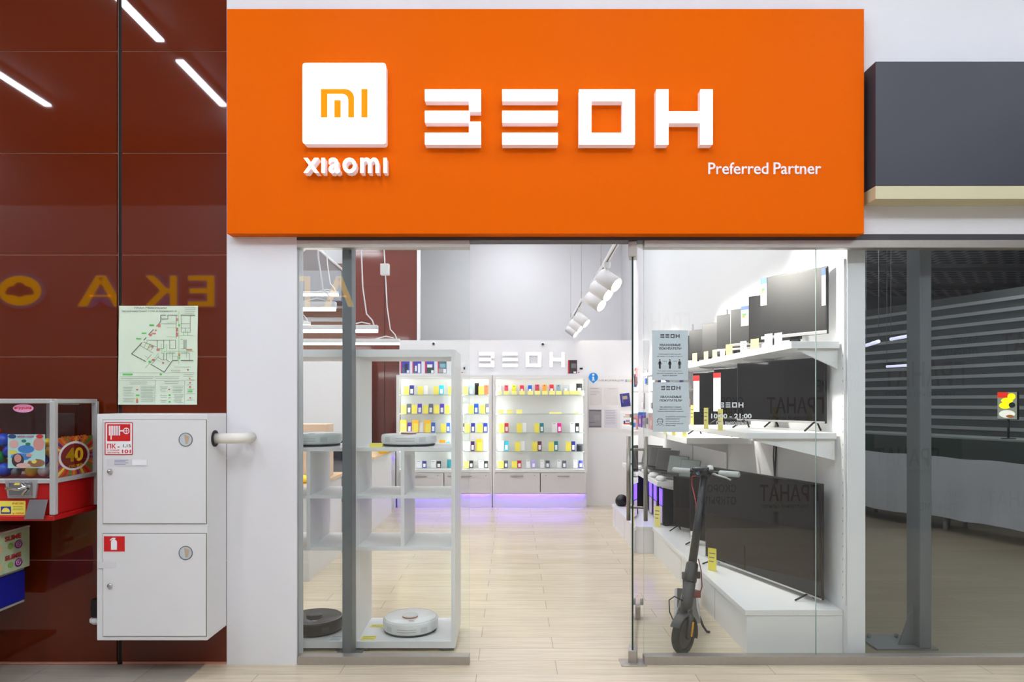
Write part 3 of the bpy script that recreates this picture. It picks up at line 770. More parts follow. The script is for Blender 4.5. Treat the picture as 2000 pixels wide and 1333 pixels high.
# capsules inside
caps = [(-20, 870, 'blue', 15), (5, 868, 'blue', 13), (7, 888, 'cobalt', 13), (3, 903, 'green', 13), (10, 924, 'blue', 14), (42, 924, 'green', 12), (61, 922, 'yellow', 12), (80, 926, 'white', 11), (93, 868, 'yellow', 9), (95, 887, 'amber', 10), (90, 903, 'cobalt', 11), (97, 915, 'white', 9), (-10, 924, 'red', 12), (26, 926, 'grey', 9), (-14, 894, 'yellow', 14), (-5, 845, 'red', 8)]
CC = {'blue': (24, 70, 190), 'cobalt': (30, 40, 160), 'green': (16, 140, 60), 'yellow': (232, 200, 30), 'amber': (236, 170, 30), 'red': (206, 30, 30), 'white': (226, 226, 230), 'grey': (120, 124, 130)}
where = ['at the far side of the heap', 'top of the heap beside the poster', 'middle of the heap, left of the poster', 'below the cobalt ball, left of the poster', 'on the bottom, left of the small grey ball', 'on the bottom, right of the small grey ball',
         'on the bottom under the poster', 'on the bottom, right of the yellow ball', 'top of the heap, right of the poster', 'middle of the heap, right of the poster', 'below the amber ball, right of the poster', 'small, near the corner post, below the cobalt ball', 'on the bottom at the far side', 'small, between blue and green balls on the bottom', 'in the middle at the far side', 'high at the far side of the heap']
balls = []
for (u, v, c, r) in caps:
    d = vy0 + 0.075
    rr = r * d / F
    balls.append([PX(u, d), max(PZ(v, d), vmid + 0.013 + rr), rr])
for it in range(200):
    for i in range(len(balls)):
        for j in range(i):
            A, B = balls[i], balls[j]
            dx, dz = A[0] - B[0], A[1] - B[1]
            L = math.hypot(dx, dz) or 1e-4
            o = A[2] + B[2] + 0.001 - L
            if o > 0:
                A[0] += dx / L * o * .5; A[1] += dz / L * o * .5; B[0] -= dx / L * o * .5; B[1] -= dz / L * o * .5
    for A in balls:
        A[1] = max(A[1], vmid + 0.013 + A[2]); A[0] = min(A[0], vx1 - .016 - A[2])
for (u, v, c, r), wh, (x, z, rr) in zip(caps, where, balls):
    d = vy0 + 0.075
    b = MB().m(0).lathe([(0, -rr), (rr * .5, -rr * .87), (rr * .87, -rr * .5), (rr, 0), (rr * .87, rr * .5), (rr * .5, rr * .87), (0, rr)], Matrix.Translation((x, d, z)) @ Matrix.Rotation(u * .37, 4, 'X') @ Matrix.Rotation(v * .2, 4, 'Y'), 18)
    tag(b.build('toy_capsule', mat('capsule_' + c, CC[c], 0.25)), f'{c} toy capsule in the red machine, {wh}', 'capsule', 'capsules in the toy machine')
# second machine below
sx1 = -2.715
sy0, sy1 = 3.4, 3.85
s2 = T('slime_vending_machine', 'small slime vending machine with printed sides and blue base below the red one', 'vending machine', (-2.9, 3.62, 0.385))
MB().box(-3.1, sx1 + 0.004, sy0, sy1, 0.40, 0.565, 0.006).build('blue_base', mat('royal_blue', (24, 34, 150), 0.4), s2)
MB().box(-3.1, sx1, sy0, sy1, 0.385, 0.40, 0.003).box(-3.1, sx1, sy0, sy1, 0.566, 0.582, 0.003).build('silver_band', ALU, s2)
MB().box(-3.1, sx1 + 0.03, sy0, sy1, 0.585, 0.80, 0.004).build('printed_case', mat('slime_print', (190, 210, 170), 0.5, var=0.25, scale=14), s2)
sX = sx1 + 0.0308
slm = [mat('slime_peach', (236, 190, 130), 0.5), mat('slime_violet', (120, 50, 140), 0.5), MATS['pp_green'], mat('slime_lime', (150, 190, 100), 0.5)]
for zc in (0.635, 0.735):
    for (yy_, r, mi) in ((3.48, .04, 0), (3.545, .032, 3), (3.6, .035, 0), (3.76, .03, 1), (3.70, .02, 3)):
        MB().prism([(sX, yy_ + r * math.cos(a * PI / 9), zc - 0.01 + r * .8 * math.sin(a * PI / 9)) for a in range(18)], (0.0006 + mi * 0.0004, 0, 0)).build('print_blot', slm[mi], s2)
    swl = [(sX + .0024, 3.76 + (.026 - .0014 * k) * math.cos(k * .7), zc - .01 + (.02 - .0011 * k) * math.sin(k * .7)) for k in range(18)]
    MB().tube(swl, .003, 6).build('print_swirl', mat('slime_pink', (214, 150, 190), .5), s2)
for zc in (0.655, 0.757):
    q = MB().text('SLIME', 0.255, 0.375, zc, zc + 0.026, -0.004, 0.001, bold=0.03)
    q.xform(Matrix.Translation((sX, sy0, 0)) @ Matrix.Rotation(PI / 2, 4, 'Z'))
    q.build('slime_lettering', mat('slime_red', (190, 50, 60), 0.5), s2)
MB().prism([(-3.1, sy0, 0.80), (sx1 + 0.03, sy0, 0.80), (sx1 + 0.03, sy1, 0.80), (-3.1, sy1, 0.80)], (0, 0, 0.012)).build('clear_lid', mat('milky_lid', (196, 198, 196), 0.3), s2)
MB().box(-2.95, sx1 - 0.02, sy0 - 0.002, sy1 - 0.25, 0.812, 0.83, 0.003).build('yellow_tray', YELLOW, s2)
# the rack that carries both machines
rk = T('vending_rack', 'dark pole rack carrying the toy vending machines', 'rack', (-3.3, 3.65, 0))
MB().tube([(-3.2, 3.65, 0.02), (-3.2, 3.65, vb - 0.03)], 0.03, 14).build('pole', BLACK, rk)
MB().box(-3.45, -2.95, 3.4, 3.88, 0.0, 0.025, 0.006).build('base', BLACK, rk)
MB().box(-3.2, -2.75, 3.57, 3.80, vb - 0.03, vb - 0.001, 0.004).build('shelf_arm', BLACK, rk)
MB().box(-3.2, -2.9, 3.5, 3.80, 0.36, 0.384, 0.004).build('shelf_arm', BLACK, rk)

# ================================================================== LAMPS
LAMPW = mat('lit_tube', (240, 246, 255), 0.5, emit=CORRIDOR_LAMP, var=0)
LAMPR = mat('added_fill_tube', (240, 246, 255), 0.5, emit=CORRIDOR_REAR, var=0)  # unseen rear row, added to light the shop front more evenly
k = 0
for xi, x in enumerate((-6.5, -4.71, -2.93, -1.1, 0.7, 2.5, 4.3)):
    for yi, (ya, yb) in enumerate(((0.86, 1.79), (2.12, 3.05), (-0.2, 0.55))):
        if yi == 2 and xi == 1: continue
        row = ['middle', 'front', 'added'][yi]
        lab = {(2, 0): 'linear ceiling lamp mirrored in the brown panels beside the orange sign', (2, 1): 'linear ceiling lamp mirrored across the dark vertical gap of the brown panels', (1, 0): 'linear ceiling lamp mirrored at the far left of the brown panels'}.get((xi, yi), f'linear passage ceiling lamp, {ORD[xi]} line from the left end wall, {row} lamp of its line')
        lp = T('ceiling_lamp', lab, 'lamp', (x, (ya + yb) / 2, 4.5), 'linear lamps on the passage ceiling')
        MB().box(x - 0.035, x + 0.035, ya, yb, 4.515, 4.6).build('housing', ALU, lp)
        MB().box(x - 0.032, x + 0.032, ya + 0.004, yb - 0.004, 4.5, 4.5149).build('diffuser', LAMPR if yi == 2 else LAMPW, lp)
PANEL = mat('lit_panel', (246, 248, 255), 0.5, emit=SHOP_PANEL, var=0)
for i, (x, y) in enumerate(((-0.9, 5.0), (0.9, 5.0), (-0.9, 7.0), (0.9, 7.0), (-0.9, 9.0), (0.9, 9.0), (-3.0, 6.2), (0.0, 11.3), (-2.9, 8.3), (-3.2, 9.2), (0.0, 10.2))):  # the two far left rear panels are added to brighten that corner
    lp = T('ceiling_light', f'unseen square lit ceiling panel above the shop floor, {ORD[i]} from the entrance', 'lamp', (x, y, 4.56), 'lit panels on the shop ceiling')
    MB().box(x - 0.31, x + 0.31, y - 0.31, y + 0.31, 4.575, 4.6).build('frame', LAM, lp)
    MB().box(x - 0.29, x + 0.29, y - 0.29, y + 0.29, 4.565, 4.5749).build('diffuser', PANEL, lp)

# hanging linear lamps over the counter
TUBE = mat('lit_pendant', (255, 255, 255), 0.5, emit=7.0, var=0)
def pendant(y, xe, z, length, hs, label, cable_end, box=None):
    r = T('pendant_lamp', label, 'lamp', (xe - length / 2, y, z), 'hanging linear lamps over the counter')
    MB().box(xe - length, xe, y - 0.03, y + 0.03, z + 0.018, z + hs, 0.003).build('body', LAM, r)
    MB().box(xe - length + 0.005, xe - 0.005, y - 0.026, y + 0.026, z, z + 0.0179, 0.002).build('lit_diffuser', TUBE, r)
    if cable_end:
        zt = z + hs
        xs = xe - 0.03
        pts = [(xs, y, zt), (xs - 0.015, y, zt + 0.04), (xs - 0.06, y, zt + 0.09), (xs - 0.09, y, zt + 0.3)]
        pts.append((cable_end, y, 4.6))
        MB().tube(pts, 0.006, 6).tube([(xs - 0.2, y, zt), (xs - 0.1, y, zt + 0.025), (xs - 0.03, y, zt + 0.01)], 0.005, 6).build('cable', WHITE, r)
        MB().tube([(xe - length + 0.1, y, zt), (xe - length + 0.1, y, 4.6)], 0.004, 6).build('cable', WHITE, r)
        if box:
            MB().box(box - 0.04, box + 0.04, y - 0.03, y + 0.03, PZ(538, y), PZ(516, y), 0.005).build('junction_box', LAM, r)
    return r
pendant(4.75, PX(656, 4.75), PZ(607, 4.75), 1.5, 0.06, 'hanging linear lamp nearest the glass, left of the steel column, thick lit box', PX(617, 4.75))
pendant(5.5, PX(738, 5.5), PZ(649.5, 5.5), 2.0, 0.056, 'hanging linear lamp just above the lowest one, end right of the steel column', PX(700, 5.5) - 0.05)
pendant(6.5, PX(781, 6.5), PZ(674, 6.5), 2.4, 0.056, 'lowest hanging linear lamp, its cable carrying a white box', PX(745, 6.5) - 0.06, PX(752, 6.5))
pendant(7.6, PX(661, 7.6), PZ(578, 7.6), 1.2, 0.045, 'highest hanging linear lamp by the slatted corner, thin and bright', PX(636, 7.6) - 0.1)
pendant(8.4, PX(606, 8.4), PZ(637, 8.4), 0.9, 0.05, 'short end of a hanging linear lamp at the left edge of the glass', PX(590, 8.4) - 0.1)

# track lights
SPOTLIT = mat('lit_spot', (255, 240, 214), 0.5, emit=14.0, var=0)
def track(x0, y0, x1, y1, z, n, label, wires):
    r = T('track_rail', label, 'track light', ((x0 + x1) / 2, (y0 + y1) / 2, z), 'ceiling track rails over the right aisle')
    d = Vector((x1 - x0, y1 - y0, 0)); L = d.length
    M = Matrix.Translation((x0, y0, z)) @ Matrix.Rotation(math.atan2(d.y, d.x), 4, 'Z')
    MB().m(0).box(0, L, -0.018, 0.018, 0, 0.03, 0.002, M=M).m(1).box(0.1, L - 0.1, -0.006, 0.006, -0.001, 0.001, M=M).build('rail', [LAM, BLACK], r)
    for f in wires:
        p = Vector((x0, y0, z)) + d * f
        MB().tube([(p.x, p.y, z + 0.03), (p.x, p.y, 4.6)], 0.003, 6).lathe([(0.006, 0.05), (0.006, 0.13)], Matrix.Translation((p.x, p.y, z)), 8).build('hanging_wire', STEEL, r)
    return r
def spot(px, py, d, label, s=1.0, aim=(.7, -.35, -.62)):
    x, z = PX(px, d), PZ(py, d)
    r = T('spot_lamp', label, 'spotlight', (x, d, z), 'white track spotlights')
    # barrel axis: aimed at the wall on the right, downwards
    ax = Vector(aim).normalized()
    M = Matrix.Translation((x, d, z)) @ ax.to_track_quat('Z', 'Y').to_matrix().to_4x4()
    R, Hh = 0.058 * s, 0.155 * s
    MB().lathe([(0, -Hh / 2), (R * .9, -Hh / 2), (R, -Hh / 2 + .008), (R, Hh / 2), (R * .9, Hh / 2), (R * .86, Hh / 2 - .02), (0, Hh / 2 - .02)], M, 24).build('barrel', LAM, r)
    MB().lathe([(0, Hh / 2 - .014), (R * .84, Hh / 2 - .014), (R * .84, Hh / 2 - .019), (0, Hh / 2 - .019)], M, 20).build('lit_lens', SPOTLIT, r)
    li = bpy.data.lights.new('spot_beam', 'SPOT')
    li.energy = SPOT_WATT; li.spot_size = 1.25; li.spot_blend = .6; li.shadow_soft_size = .045; li.color = (1.0, .95, .87)
    lo_ = bpy.data.objects.new('spot_beam', li); COL.objects.link(lo_); lo_.parent = r
    lo_.location = ax * (Hh / 2 + .004); lo_.rotation_euler = (-ax).to_track_quat('Z', 'Y').to_euler()
    top = TRZ
    MB().box(x - .045, x + .015, d - .02, d + .02, top - .045, top, .003).tube([(x - .015, d, top - .04), (x - .03, d, z + .03), (x - .01, d, z)], 0.012, 8).build('bracket', LAM, r)
    return r
TRZ = PZ(505, 5.6)
# near rail runs from upper right to lower left of the pair
tz = PZ(535, 6.0)
def rail_pts(a, b, z):
    (pa, qa), (pb, qb) = a, b
    da = (z - EYE) * F / (785 - qa); db = (z - EYE) * F / (785 - qb)
    return PX(pa, da), da, PX(pb, db), db
zt = 2.72
a = rail_pts((1203, 480), (1160, 556), zt)
track(a[0] - .02, 4.35, a[2], a[3], zt, 3, 'white track rail nearest the door leaf, larger clustered spotlights', (0.02, 0.38, 0.76))
TRZ = zt
spot(1000 + (a[0] - .02) * F / 4.5, 785 - 1.10 * F / 4.5, 4.5, 'track spotlight nearest the glass, above the doorway on the near rail', 1.2, (.86, -.02, -.45))
for (u, v, f, lb_) in ((1189, 548, .36, 'brightest of the three clustered track spotlights on the near rail'), (1174, 568, .62, 'middle one of the three clustered track spotlights on the near rail'), (1162, 589, .9, 'farthest of the three clustered track spotlights on the near rail')):
    d = a[1] + (a[3] - a[1]) * f
    spot(u, v, d, lb_, 1.2, (.66, -.50, -.56))
a = rail_pts((1137, 588), (1113, 632), zt)
track(*a, zt, 3, 'white track rail farther from the entrance with three spotlights', (0.05, 0.9))
for (u, v, f, lb_) in ((1136, 625, .25, 'nearest track spotlight on the far rail'), (1125, 636, .6, 'middle track spotlight on the far rail'), (1117, 647, 1.0, 'lowest and farthest track spotlight on the far rail')):
    d = a[1] + (a[3] - a[1]) * f
    spot(u, v, d, lb_, 1.15)

# ================================================================== REAR DISPLAY CABINETS
DF = 9.73
def bx(px): return PX(px, DF)
def bz(py): return PZ(py, DF)
CABB = mat('display_white', (222, 222, 220), 0.4, var=0.01)
CABF = mat('display_front_grey', (206, 204, 204), 0.4, var=0.01)
SHELFG = glass_mat('shelf_glass', (0.90, 0.95, 0.93))
STRIP = mat('lit_strip', (252, 254, 255), 0.5, emit=17.0, var=0)
VIOLET = mat('lit_violet', (150, 90, 255), 0.5, emit=13.0, emit_rgb=(120, 85, 255), var=0)
ROWS = [771.5, 808.7, 845.7, 882.3, 916.2]
def display(name_label, p0, p1, doors, key):
    x0, x1 = bx(p0), bx(p1)
    r = T('display_cabinet', name_label, 'display cabinet', ((x0 + x1) / 2, DF + .1, 0), 'lit phone display cabinets on the rear wall')
    zt, zc = bz(733), bz(918)
    yb = 9.948
    b = MB()
    b.box(x0, x0 + .035, DF, yb, bz(966), zt).box(x1 - .035, x1, DF, yb, bz(966), zt).box(x0 + .035, x1 - .035, DF, yb, bz(738), zt)
    b.box(x0 + .035, x1 - .035, yb - .02, yb, bz(966), bz(738)).box(x0 + .035, x1 - .035, DF - .0, yb - .02, bz(923.5), bz(917.5))
    b.box(x0 + .035, x1 - .035, DF + .0, yb - .02, bz(963), bz(961))
    b.build('carcass', CABB, r)
    for y in ROWS[:4]:
        MB().m(0).box(x0 + .036, x1 - .036, DF + .02, yb - .021, bz(y) - .008, bz(y)).m(1).box(x0 + .036, x1 - .036, DF + .019, DF + .02, bz(y) - .008, bz(y)).build('glass_shelf', [SHELFG, GEDGE_L], r)
    for xa, xb, la, lb_ in ((x0 + .0351, x0 + .0431, x0 + .035, x0 + .046), (x1 - .0431, x1 - .0351, x1 - .046, x1 - .035)):
        MB().box(xa, xb, DF + .0065, DF + .0185, bz(917), bz(740)).build('light_strip', STRIP, r)
        MB().box(la, lb_, DF, DF + .006, bz(917.4), bz(738.1)).build('strip_cover', CABB, r)
    MB().box(x0 + .05, x1 - .05, DF + .03, DF + .06, bz(738.2) - .008, bz(738.2) - .0005).build('light_strip', mat('lit_top_strip', (255, 255, 248), .5, emit=4.0, var=0), r)
    MB().box(x0 + .046, x1 - .046, DF, DF + .006, bz(741), bz(738.1)).build('strip_cover', CABB, r)
    MB().box(x0 + .002, x1 - .002, DF + .06, yb, 0.0, bz(966.2)).build('plinth', CABB, r)
    MB().box(x0 + .036, x1 - .036, DF + .024, DF + .044, bz(963) - .009, bz(963) - .0005).build('violet_strip', VIOLET, r)
    MB().box(x0 + .035, x1 - .035, DF, DF + .008, bz(966), bz(963)).build('strip_cover', CABB, r)
    for (a, c, hx, lkx, hs) in doors:
        d = MB().box(bx(a), bx(c), DF - .016, DF - .001, bz(963.5), bz(924.5), .002).build('door', CABF, r)
        MB().box(bx(hx[0]), bx(hx[1]), DF - .03, DF - .0165, bz(931.6), bz(929.2), .003).build('handle', STEEL, d)
        MB().lathe([(.006, 0), (.006, .004), (0, .004)], Matrix.Translation((bx(lkx), DF - .016, bz(929))) @ Matrix.Rotation(PI / 2, 4, 'X'), 10).build('lock', mat('brass_lock', (150, 130, 90), 0.3, 0.8), d)
    return r
display('wide lit phone display cabinet beside the information board', 962, 1147, [(966, 1054.5, (997, 1022), 1044, 0), (1056, 1144, (1089, 1112), 1066, 0)], 'wide')
display('narrow lit phone display cabinet between two others', 896.5, 961, [(900.5, 957.5, (900, 922), 949, 0)], 'narrow')
display('lit phone display cabinet behind the open shelf unit', 774, 895.5, [(779, 866.5, (812, 834), 855, 0), (868, 892, (874, 886), 889, 0)], 'left')

PH = {'navy': (36, 48, 140), 'blue': (20, 90, 200), 'teal': (24, 120, 130), 'cyan': (40, 190, 220), 'red': (206, 46, 60), 'crimson': (188, 60, 84), 'orange': (228, 150, 50), 'grey': (92, 98, 108), 'black': (28, 30, 32),
      'white': (236, 236, 238), 'pink': (238, 206, 212), 'magenta': (230, 20, 140), 'maroon': (110, 50, 64), 'lilac': (186, 164, 236), 'lime': (214, 216, 40), 'sky': (150, 184, 234), 'brown': (196, 100, 60), 'violet': (84, 50, 190), 'silver': (176, 182, 192), 'slate': (130, 156, 172), 'plum': (60, 24, 84)}
ITEM_N = {}
SHN = ['top', 'second', 'middle', 'fourth', 'bottom']
def item(kind, px, w, h, color, row, cab, yoff=0.0):
    """one thing standing on a shelf: card, phone, carton or pouch"""
    x0, x1 = bx(px), bx(px + w)
    z0 = bz(ROWS[row]) + (0.0005 if row < 4 else 0.003)
    z1 = z0 + h * DF / F
    y = DF + 0.07 + yoff
    key = (kind, row, cab); n = ITEM_N.get(key, 0); ITEM_N[key] = n + 1
    where = f'{ORD[n]} {{}} from left, {SHN[row]} shelf of {cab} cabinet'
    grp = f'{kind}s on the {SHN[row]} shelf of the {cab} cabinet'
    if kind == 'card':
        o = MB().m(0).prism([(x0, y, z0), (x0, y + .012, z1), (x0, y + .0145, z1), (x0, y + .03, z0), (x0, y + .027, z0), (x0, y + .013, z1 - .004), (x0, y + .0025, z0)], (x1 - x0, 0, 0)).build('price_card', YELLOW)
        tag(o, 'yellow price card, ' + where.format('card'), 'price card', grp)
        return
    if kind == 'label':
        y -= .05
        o = MB().m(0).prism([(x0, y, z0), (x0, y + .008, z1), (x0, y + .010, z1), (x0, y + .02, z0), (x0, y + .018, z0), (x0, y + .009, z1 - .004), (x0, y + .002, z0)], (x1 - x0, 0, 0)).build('price_tag', mat('pale_yellow_tag', (242, 238, 140), 0.6))
        tag(o, 'low pale yellow price tag, ' + where.format('tag'), 'price tag', grp)
        return
    if kind == 'carton':
        r = T('phone_carton', f'{color} phone carton, ' + where.format('carton'), 'carton', ((x0 + x1) / 2, y + .03, z0), grp)
        MB().box(x0, x1, y + .02, y + .05, z0, z1, .002).build('box', mat('phone_' + color, PH[color], 0.35, var=0.02), r)
        MB().rect(x0 + .012, x0 + (x1 - x0) * .75, z1 - .016, z1 - .010, y + .019).build('printed_mark', GREYINK, r)
        return
    if kind == 'pouch':
        r = T('phone_carton', 'amber yellow carton, ' + where.format('amber one'), 'carton', ((x0 + x1) / 2, y + .03, z0), grp)
        MB().box(x0, x1, y + .005, y + .04, z0, z1, .003).build('box', mat('amber_carton', (248, 184, 20), 0.45), r)
        MB().rect(x0 + (x1 - x0) * .22, x1 - .004, z0 + .002, z0 + (z1 - z0) * .74, y + .0035).build('price_panel', YELLOW, r)
        return
    # phone: leaning slab with a card sticker
    r = T('phone', f'{color} display phone, ' + where.format('phone'), 'phone', ((x0 + x1) / 2, y + .03, z0), grp)
    lean = Matrix.Translation(((x0 + x1) / 2, y + .02, z0)) @ Matrix.Rotation(-0.16, 4, 'X')
    ww, hh = (x1 - x0), (z1 - z0) * 1.01
    MB().box(-ww / 2, ww / 2, 0, .009, 0.002, hh, .003, M=lean).build('body', mat('phone_' + color, PH[color], 0.3, var=0.02), r)
    s = MB().box(-ww * .3, ww * .3, -.0012, -.0002, hh * .12, hh * .60, M=lean) if color not in ('pink', 'crimson', 'orange', 'slate', 'lime', 'brown') else MB().box(-ww * .12, ww * .12, -.0012, -.0002, hh * .84, hh * .93, M=lean)
    s.build('sticker' if color not in ('pink', 'crimson', 'orange', 'slate', 'lime', 'brown') else 'camera', PAPER if color not in ('pink', 'crimson', 'orange', 'slate', 'lime', 'brown') else INK, r)
W_ = 'wide lit'; N_ = 'narrow lit'; L_c = 'left lit'
# wide cabinet, top shelf: phones with low tags in front
for (u, c, h, w_) in ((969.5, 'pink', 19, 8.5), (985, 'crimson', 19, 7.5), (1000, 'lime', 19, 8), (1015.5, 'red', 19, 8), (1031.5, 'blue', 19, 8), (1045.5, 'crimson', 20.5, 8.5), (1060, 'orange', 20.5, 8.5), (1074, 'red', 20.5, 8.5), (1087.5, 'slate', 20, 8.5), (1102, 'silver', 20.5, 8.5), (1114, 'white', 21, 11), (1127, 'black', 22.5, 12)):
    item('phone', u, w_, h, c, 0, W_)
    item('label', u - 1, w_ + 2.5, 7.6, '', 0, W_)
for u in (972, 990, 1008.5): item('label', u, 11.5, 8, '', 1, W_)
for u in (1073, 1120): item('label', u, 24 if u < 1100 else 10, 3, '', 1, W_)
for (u, k_, c) in ((974.5, 'card', 'red'), (1009.5, 'card', 'white'), (1044, 'card', 'teal'), (1079, 'carton', 'magenta'), (1114, 'carton', 'black')):
    if k_ == 'card': item('card', u, 10, 17.5, '', 2, W_)
    else: item('carton', u, 9.5, 19, 'white', 2, W_)
    item('phone', u + 10.7, 8, 18.5, c, 2, W_)
for (u, k_, c) in ((974, 'carton', 'cyan'), (1006, 'card', 'white'), (1039.5, 'card', 'maroon'), (1072, 'card', 'teal'), (1106, 'card', 'navy')):
    if k_ == 'card': item('card', u, 10.5, 18, '', 3, W_)
    else: item('carton', u, 9.5, 20, 'white', 3, W_)
    item('phone', u + 11, 8, 19, c, 3, W_)
item('carton', 1127.5, 14, 13.5, 'black', 3, W_)
for (u, k_, c) in ((973, 'card', 'grey'), (999.5, 'card', 'red'), (1028, 'carton', 'lilac'), (1055.5, 'carton', 'grey'), (1088.5, 'carton', 'grey'), (1121, 'carton', 'navy')):
    if k_ == 'card': item('card', u, 10.5, 13.5, '', 4, W_)
    else: item('carton', u, 8, 15.5, 'white', 4, W_)
    item('phone', u + (11 if k_ == 'card' else 10.6), 8.2, 14.5, c, 4, W_)
# narrow cabinet
item('card', 903.5, 10, 16.5, '', 0, N_); item('phone', 914, 9, 19, 'sky', 0, N_); item('carton', 926.5, 8, 23, 'black', 0, N_); item('card', 934, 10.5, 16.5, '', 0, N_); item('phone', 945, 8.5, 19, 'brown', 0, N_)
item('carton', 903.5, 10, 19, 'white', 1, N_); item('card', 914.5, 10, 17, '', 1, N_); item('phone', 925, 8.7, 19.5, 'blue', 1, N_); item('card', 937, 10, 17, '', 1, N_); item('phone', 947.5, 8.2, 19.5, 'grey', 1, N_)
item('phone', 903.2, 3, 18, 'black', 2, N_); item('card', 907, 10, 17, '', 2, N_); item('phone', 919, 8, 18.5, 'navy', 2, N_); item('card', 931.5, 10, 17, '', 2, N_); item('phone', 943.5, 8.3, 18.5, 'navy', 2, N_)
item('phone', 903.2, 3, 19, 'silver', 3, N_); item('carton', 907, 10, 18.5, 'white', 3, N_); item('phone', 918.5, 7.5, 19, 'plum', 3, N_); item('pouch', 929.5, 12, 23, '', 3, N_); item('phone', 943.5, 8.5, 19, 'white', 3, N_)
item('card', 904.5, 10, 13, '', 4, N_); item('phone', 915.5, 8, 14.5, 'black', 4, N_); item('carton', 934, 9.5, 14, 'white', 4, N_); item('phone', 945, 8, 13.5, 'black', 4, N_)
# left cabinet (seen through the open shelf)
item('card', 787, 10, 16.5, '', 0, L_c); item('phone', 797.5, 9, 19, 'navy', 0, L_c); item('card', 815, 9.5, 16.5, '', 0, L_c); item('phone', 826, 8, 18.5, 'white', 0, L_c); item('card', 845.5, 9.5, 16.5, '', 0, L_c); item('phone', 856, 9.5, 19, 'cyan', 0, L_c); item('card', 874.5, 9, 16.5, '', 0, L_c)
for (u, c) in ((781.5, 'grey'), (802.5, 'violet'), (824.5, 'grey'), (846.5, 'violet')):
    item('card', u, 10, 17, '', 1, L_c); item('phone', u + 11, 8.5, 19.5, c, 1, L_c)
item('card', 868, 8.5, 17, '', 1, L_c)
for (u, c) in ((780, 'violet'), (803.5, 'white'), (827, 'blue')):
    item('pouch', u, 12.6, 24, '', 2, L_c); item('phone', u + 13.4, 8, 19.5, c, 2, L_c)
item('card', 860, 9.8, 17, '', 2, L_c); item('phone', 870.6, 7, 19, 'blue', 2, L_c)
item('pouch', 857, 12, 21.5, '', 3, L_c); item('phone', 869.7, 8, 18, 'cyan', 3, L_c)
item('carton', 811.5, 10, 14.5, 'white', 4, L_c); item('phone', 823, 8.2, 13.5, 'navy', 4, L_c); item('carton', 840, 9.5, 14.5, 'white', 4, L_c); item('phone', 851, 9, 13.5, 'black', 4, L_c); item('carton', 872, 8, 16.5, 'teal', 4, L_c)

# lit letters on the partition, posters, sensors, cameras
PY_ = 9.949
ls = T('wall_sign', 'white lit letters on the low partition above the wide display cabinet', 'sign', (PX(1020, 9.9), 9.95, PZ(717, 9.9)))
for ch, a_, c_ in (('З', 936, 965), ('Е', 981.5, 1011), ('О', 1027, 1057), ('Н', 1073.5, 1103)):
    L = zeon_letter(MB(), ch, PX(a_, 9.9), PX(c_, 9.9), PZ(717, 9.9), PZ(688.5, 9.9), 9.92, 0.029).build('letter', LAM, ls)
    zeon_letter(MB(), ch, PX(a_, 9.9), PX(c_, 9.9), PZ(717, 9.9), PZ(688.5, 9.9), 9.917, 0.003).build('lit_face', mat('lit_letter', (255, 252, 255), 0.5, emit=.75, var=0), L)
def wallprint(name, label, cat, p0, p1, y0, y1, cols, shapes, d=PY_, group=None):
    o = MB().m(0).rect(PX(p0, d), PX(p1, d), PZ(y1, d), PZ(y0, d), d - 0.004, 0.004)
    for j, (mi, u0, u1, v0, v1) in enumerate(shapes):
        o.m(mi).rect(PX(p0 + (p1 - p0) * u0, d), PX(p0 + (p1 - p0) * u1, d), PZ(y0 + (y1 - y0) * v1, d), PZ(y0 + (y1 - y0) * v0, d), d - 0.005 - 0.0004 * j, 0.001)
    return tag(o.build(name, cols), label, cat, group)
PB = mat('poster_deep_blue', (60, 70, 170), 0.5); PR = mat('poster_red_band', (200, 40, 90), 0.5); PN = mat('poster_night', (30, 34, 80), 0.5); PT = mat('poster_teal', (70, 110, 120), 0.5); PD = mat('poster_charcoal', (60, 50, 54), 0.5)
wallprint('poster', 'violet blue poster with a dark figure shape, leftmost above the left cabinet', 'poster', 782.5, 800, 703, 729.5, [PB, PR, PN, PAPER, PT], [(1, 0, .14, 0, 1), (4, .2, .5, .6, .95), (2, .45, .8, .3, .9), (3, .7, .95, .78, .98)], group='posters above the left cabinet')
wallprint('poster', 'blue poster with pale upright shapes, second above the left cabinet', 'poster', 805.5, 823, 703, 729.5, [PB, PR, PAPER, PT], [(1, 0, .14, 0, 1), (3, .15, .5, .6, .98), (2, .3, .5, .45, .85), (2, .62, .9, .3, .98)], group='posters above the left cabinet')
wallprint('poster', 'blue poster with a white block over dark green, third above the left cabinet', 'poster', 830, 848, 703, 729.5, [PB, PR, PAPER, mat('poster_bottle', (34, 70, 64), 0.5)], [(1, 0, .16, 0, 1), (3, .2, 1, .55, 1), (2, .25, .8, .35, .58), (2, .68, .95, .78, .98)], group='posters above the left cabinet')
wallprint('poster', 'grey teal poster with red left edge, rightmost above the left cabinet', 'poster', 855, 872, 703, 729.5, [PT, PR, mat('poster_pale_teal', (130, 180, 190), 0.5), mat('poster_fog', (160, 160, 160), 0.5), PAPER], [(1, 0, .16, 0, 1), (3, .1, .7, .65, .95), (2, .25, .9, .3, .6), (4, .65, .95, .68, .98)], group='posters above the left cabinet')
wallprint('poster', 'dark grey poster with red edge right of the lit letters', 'poster', 1109.5, 1127, 704, 730, [PD, RED, GREYINK, PAPER], [(1, 0, .12, 0, 1), (2, .35, .9, .25, .6), (3, .6, .9, .85, .98)])
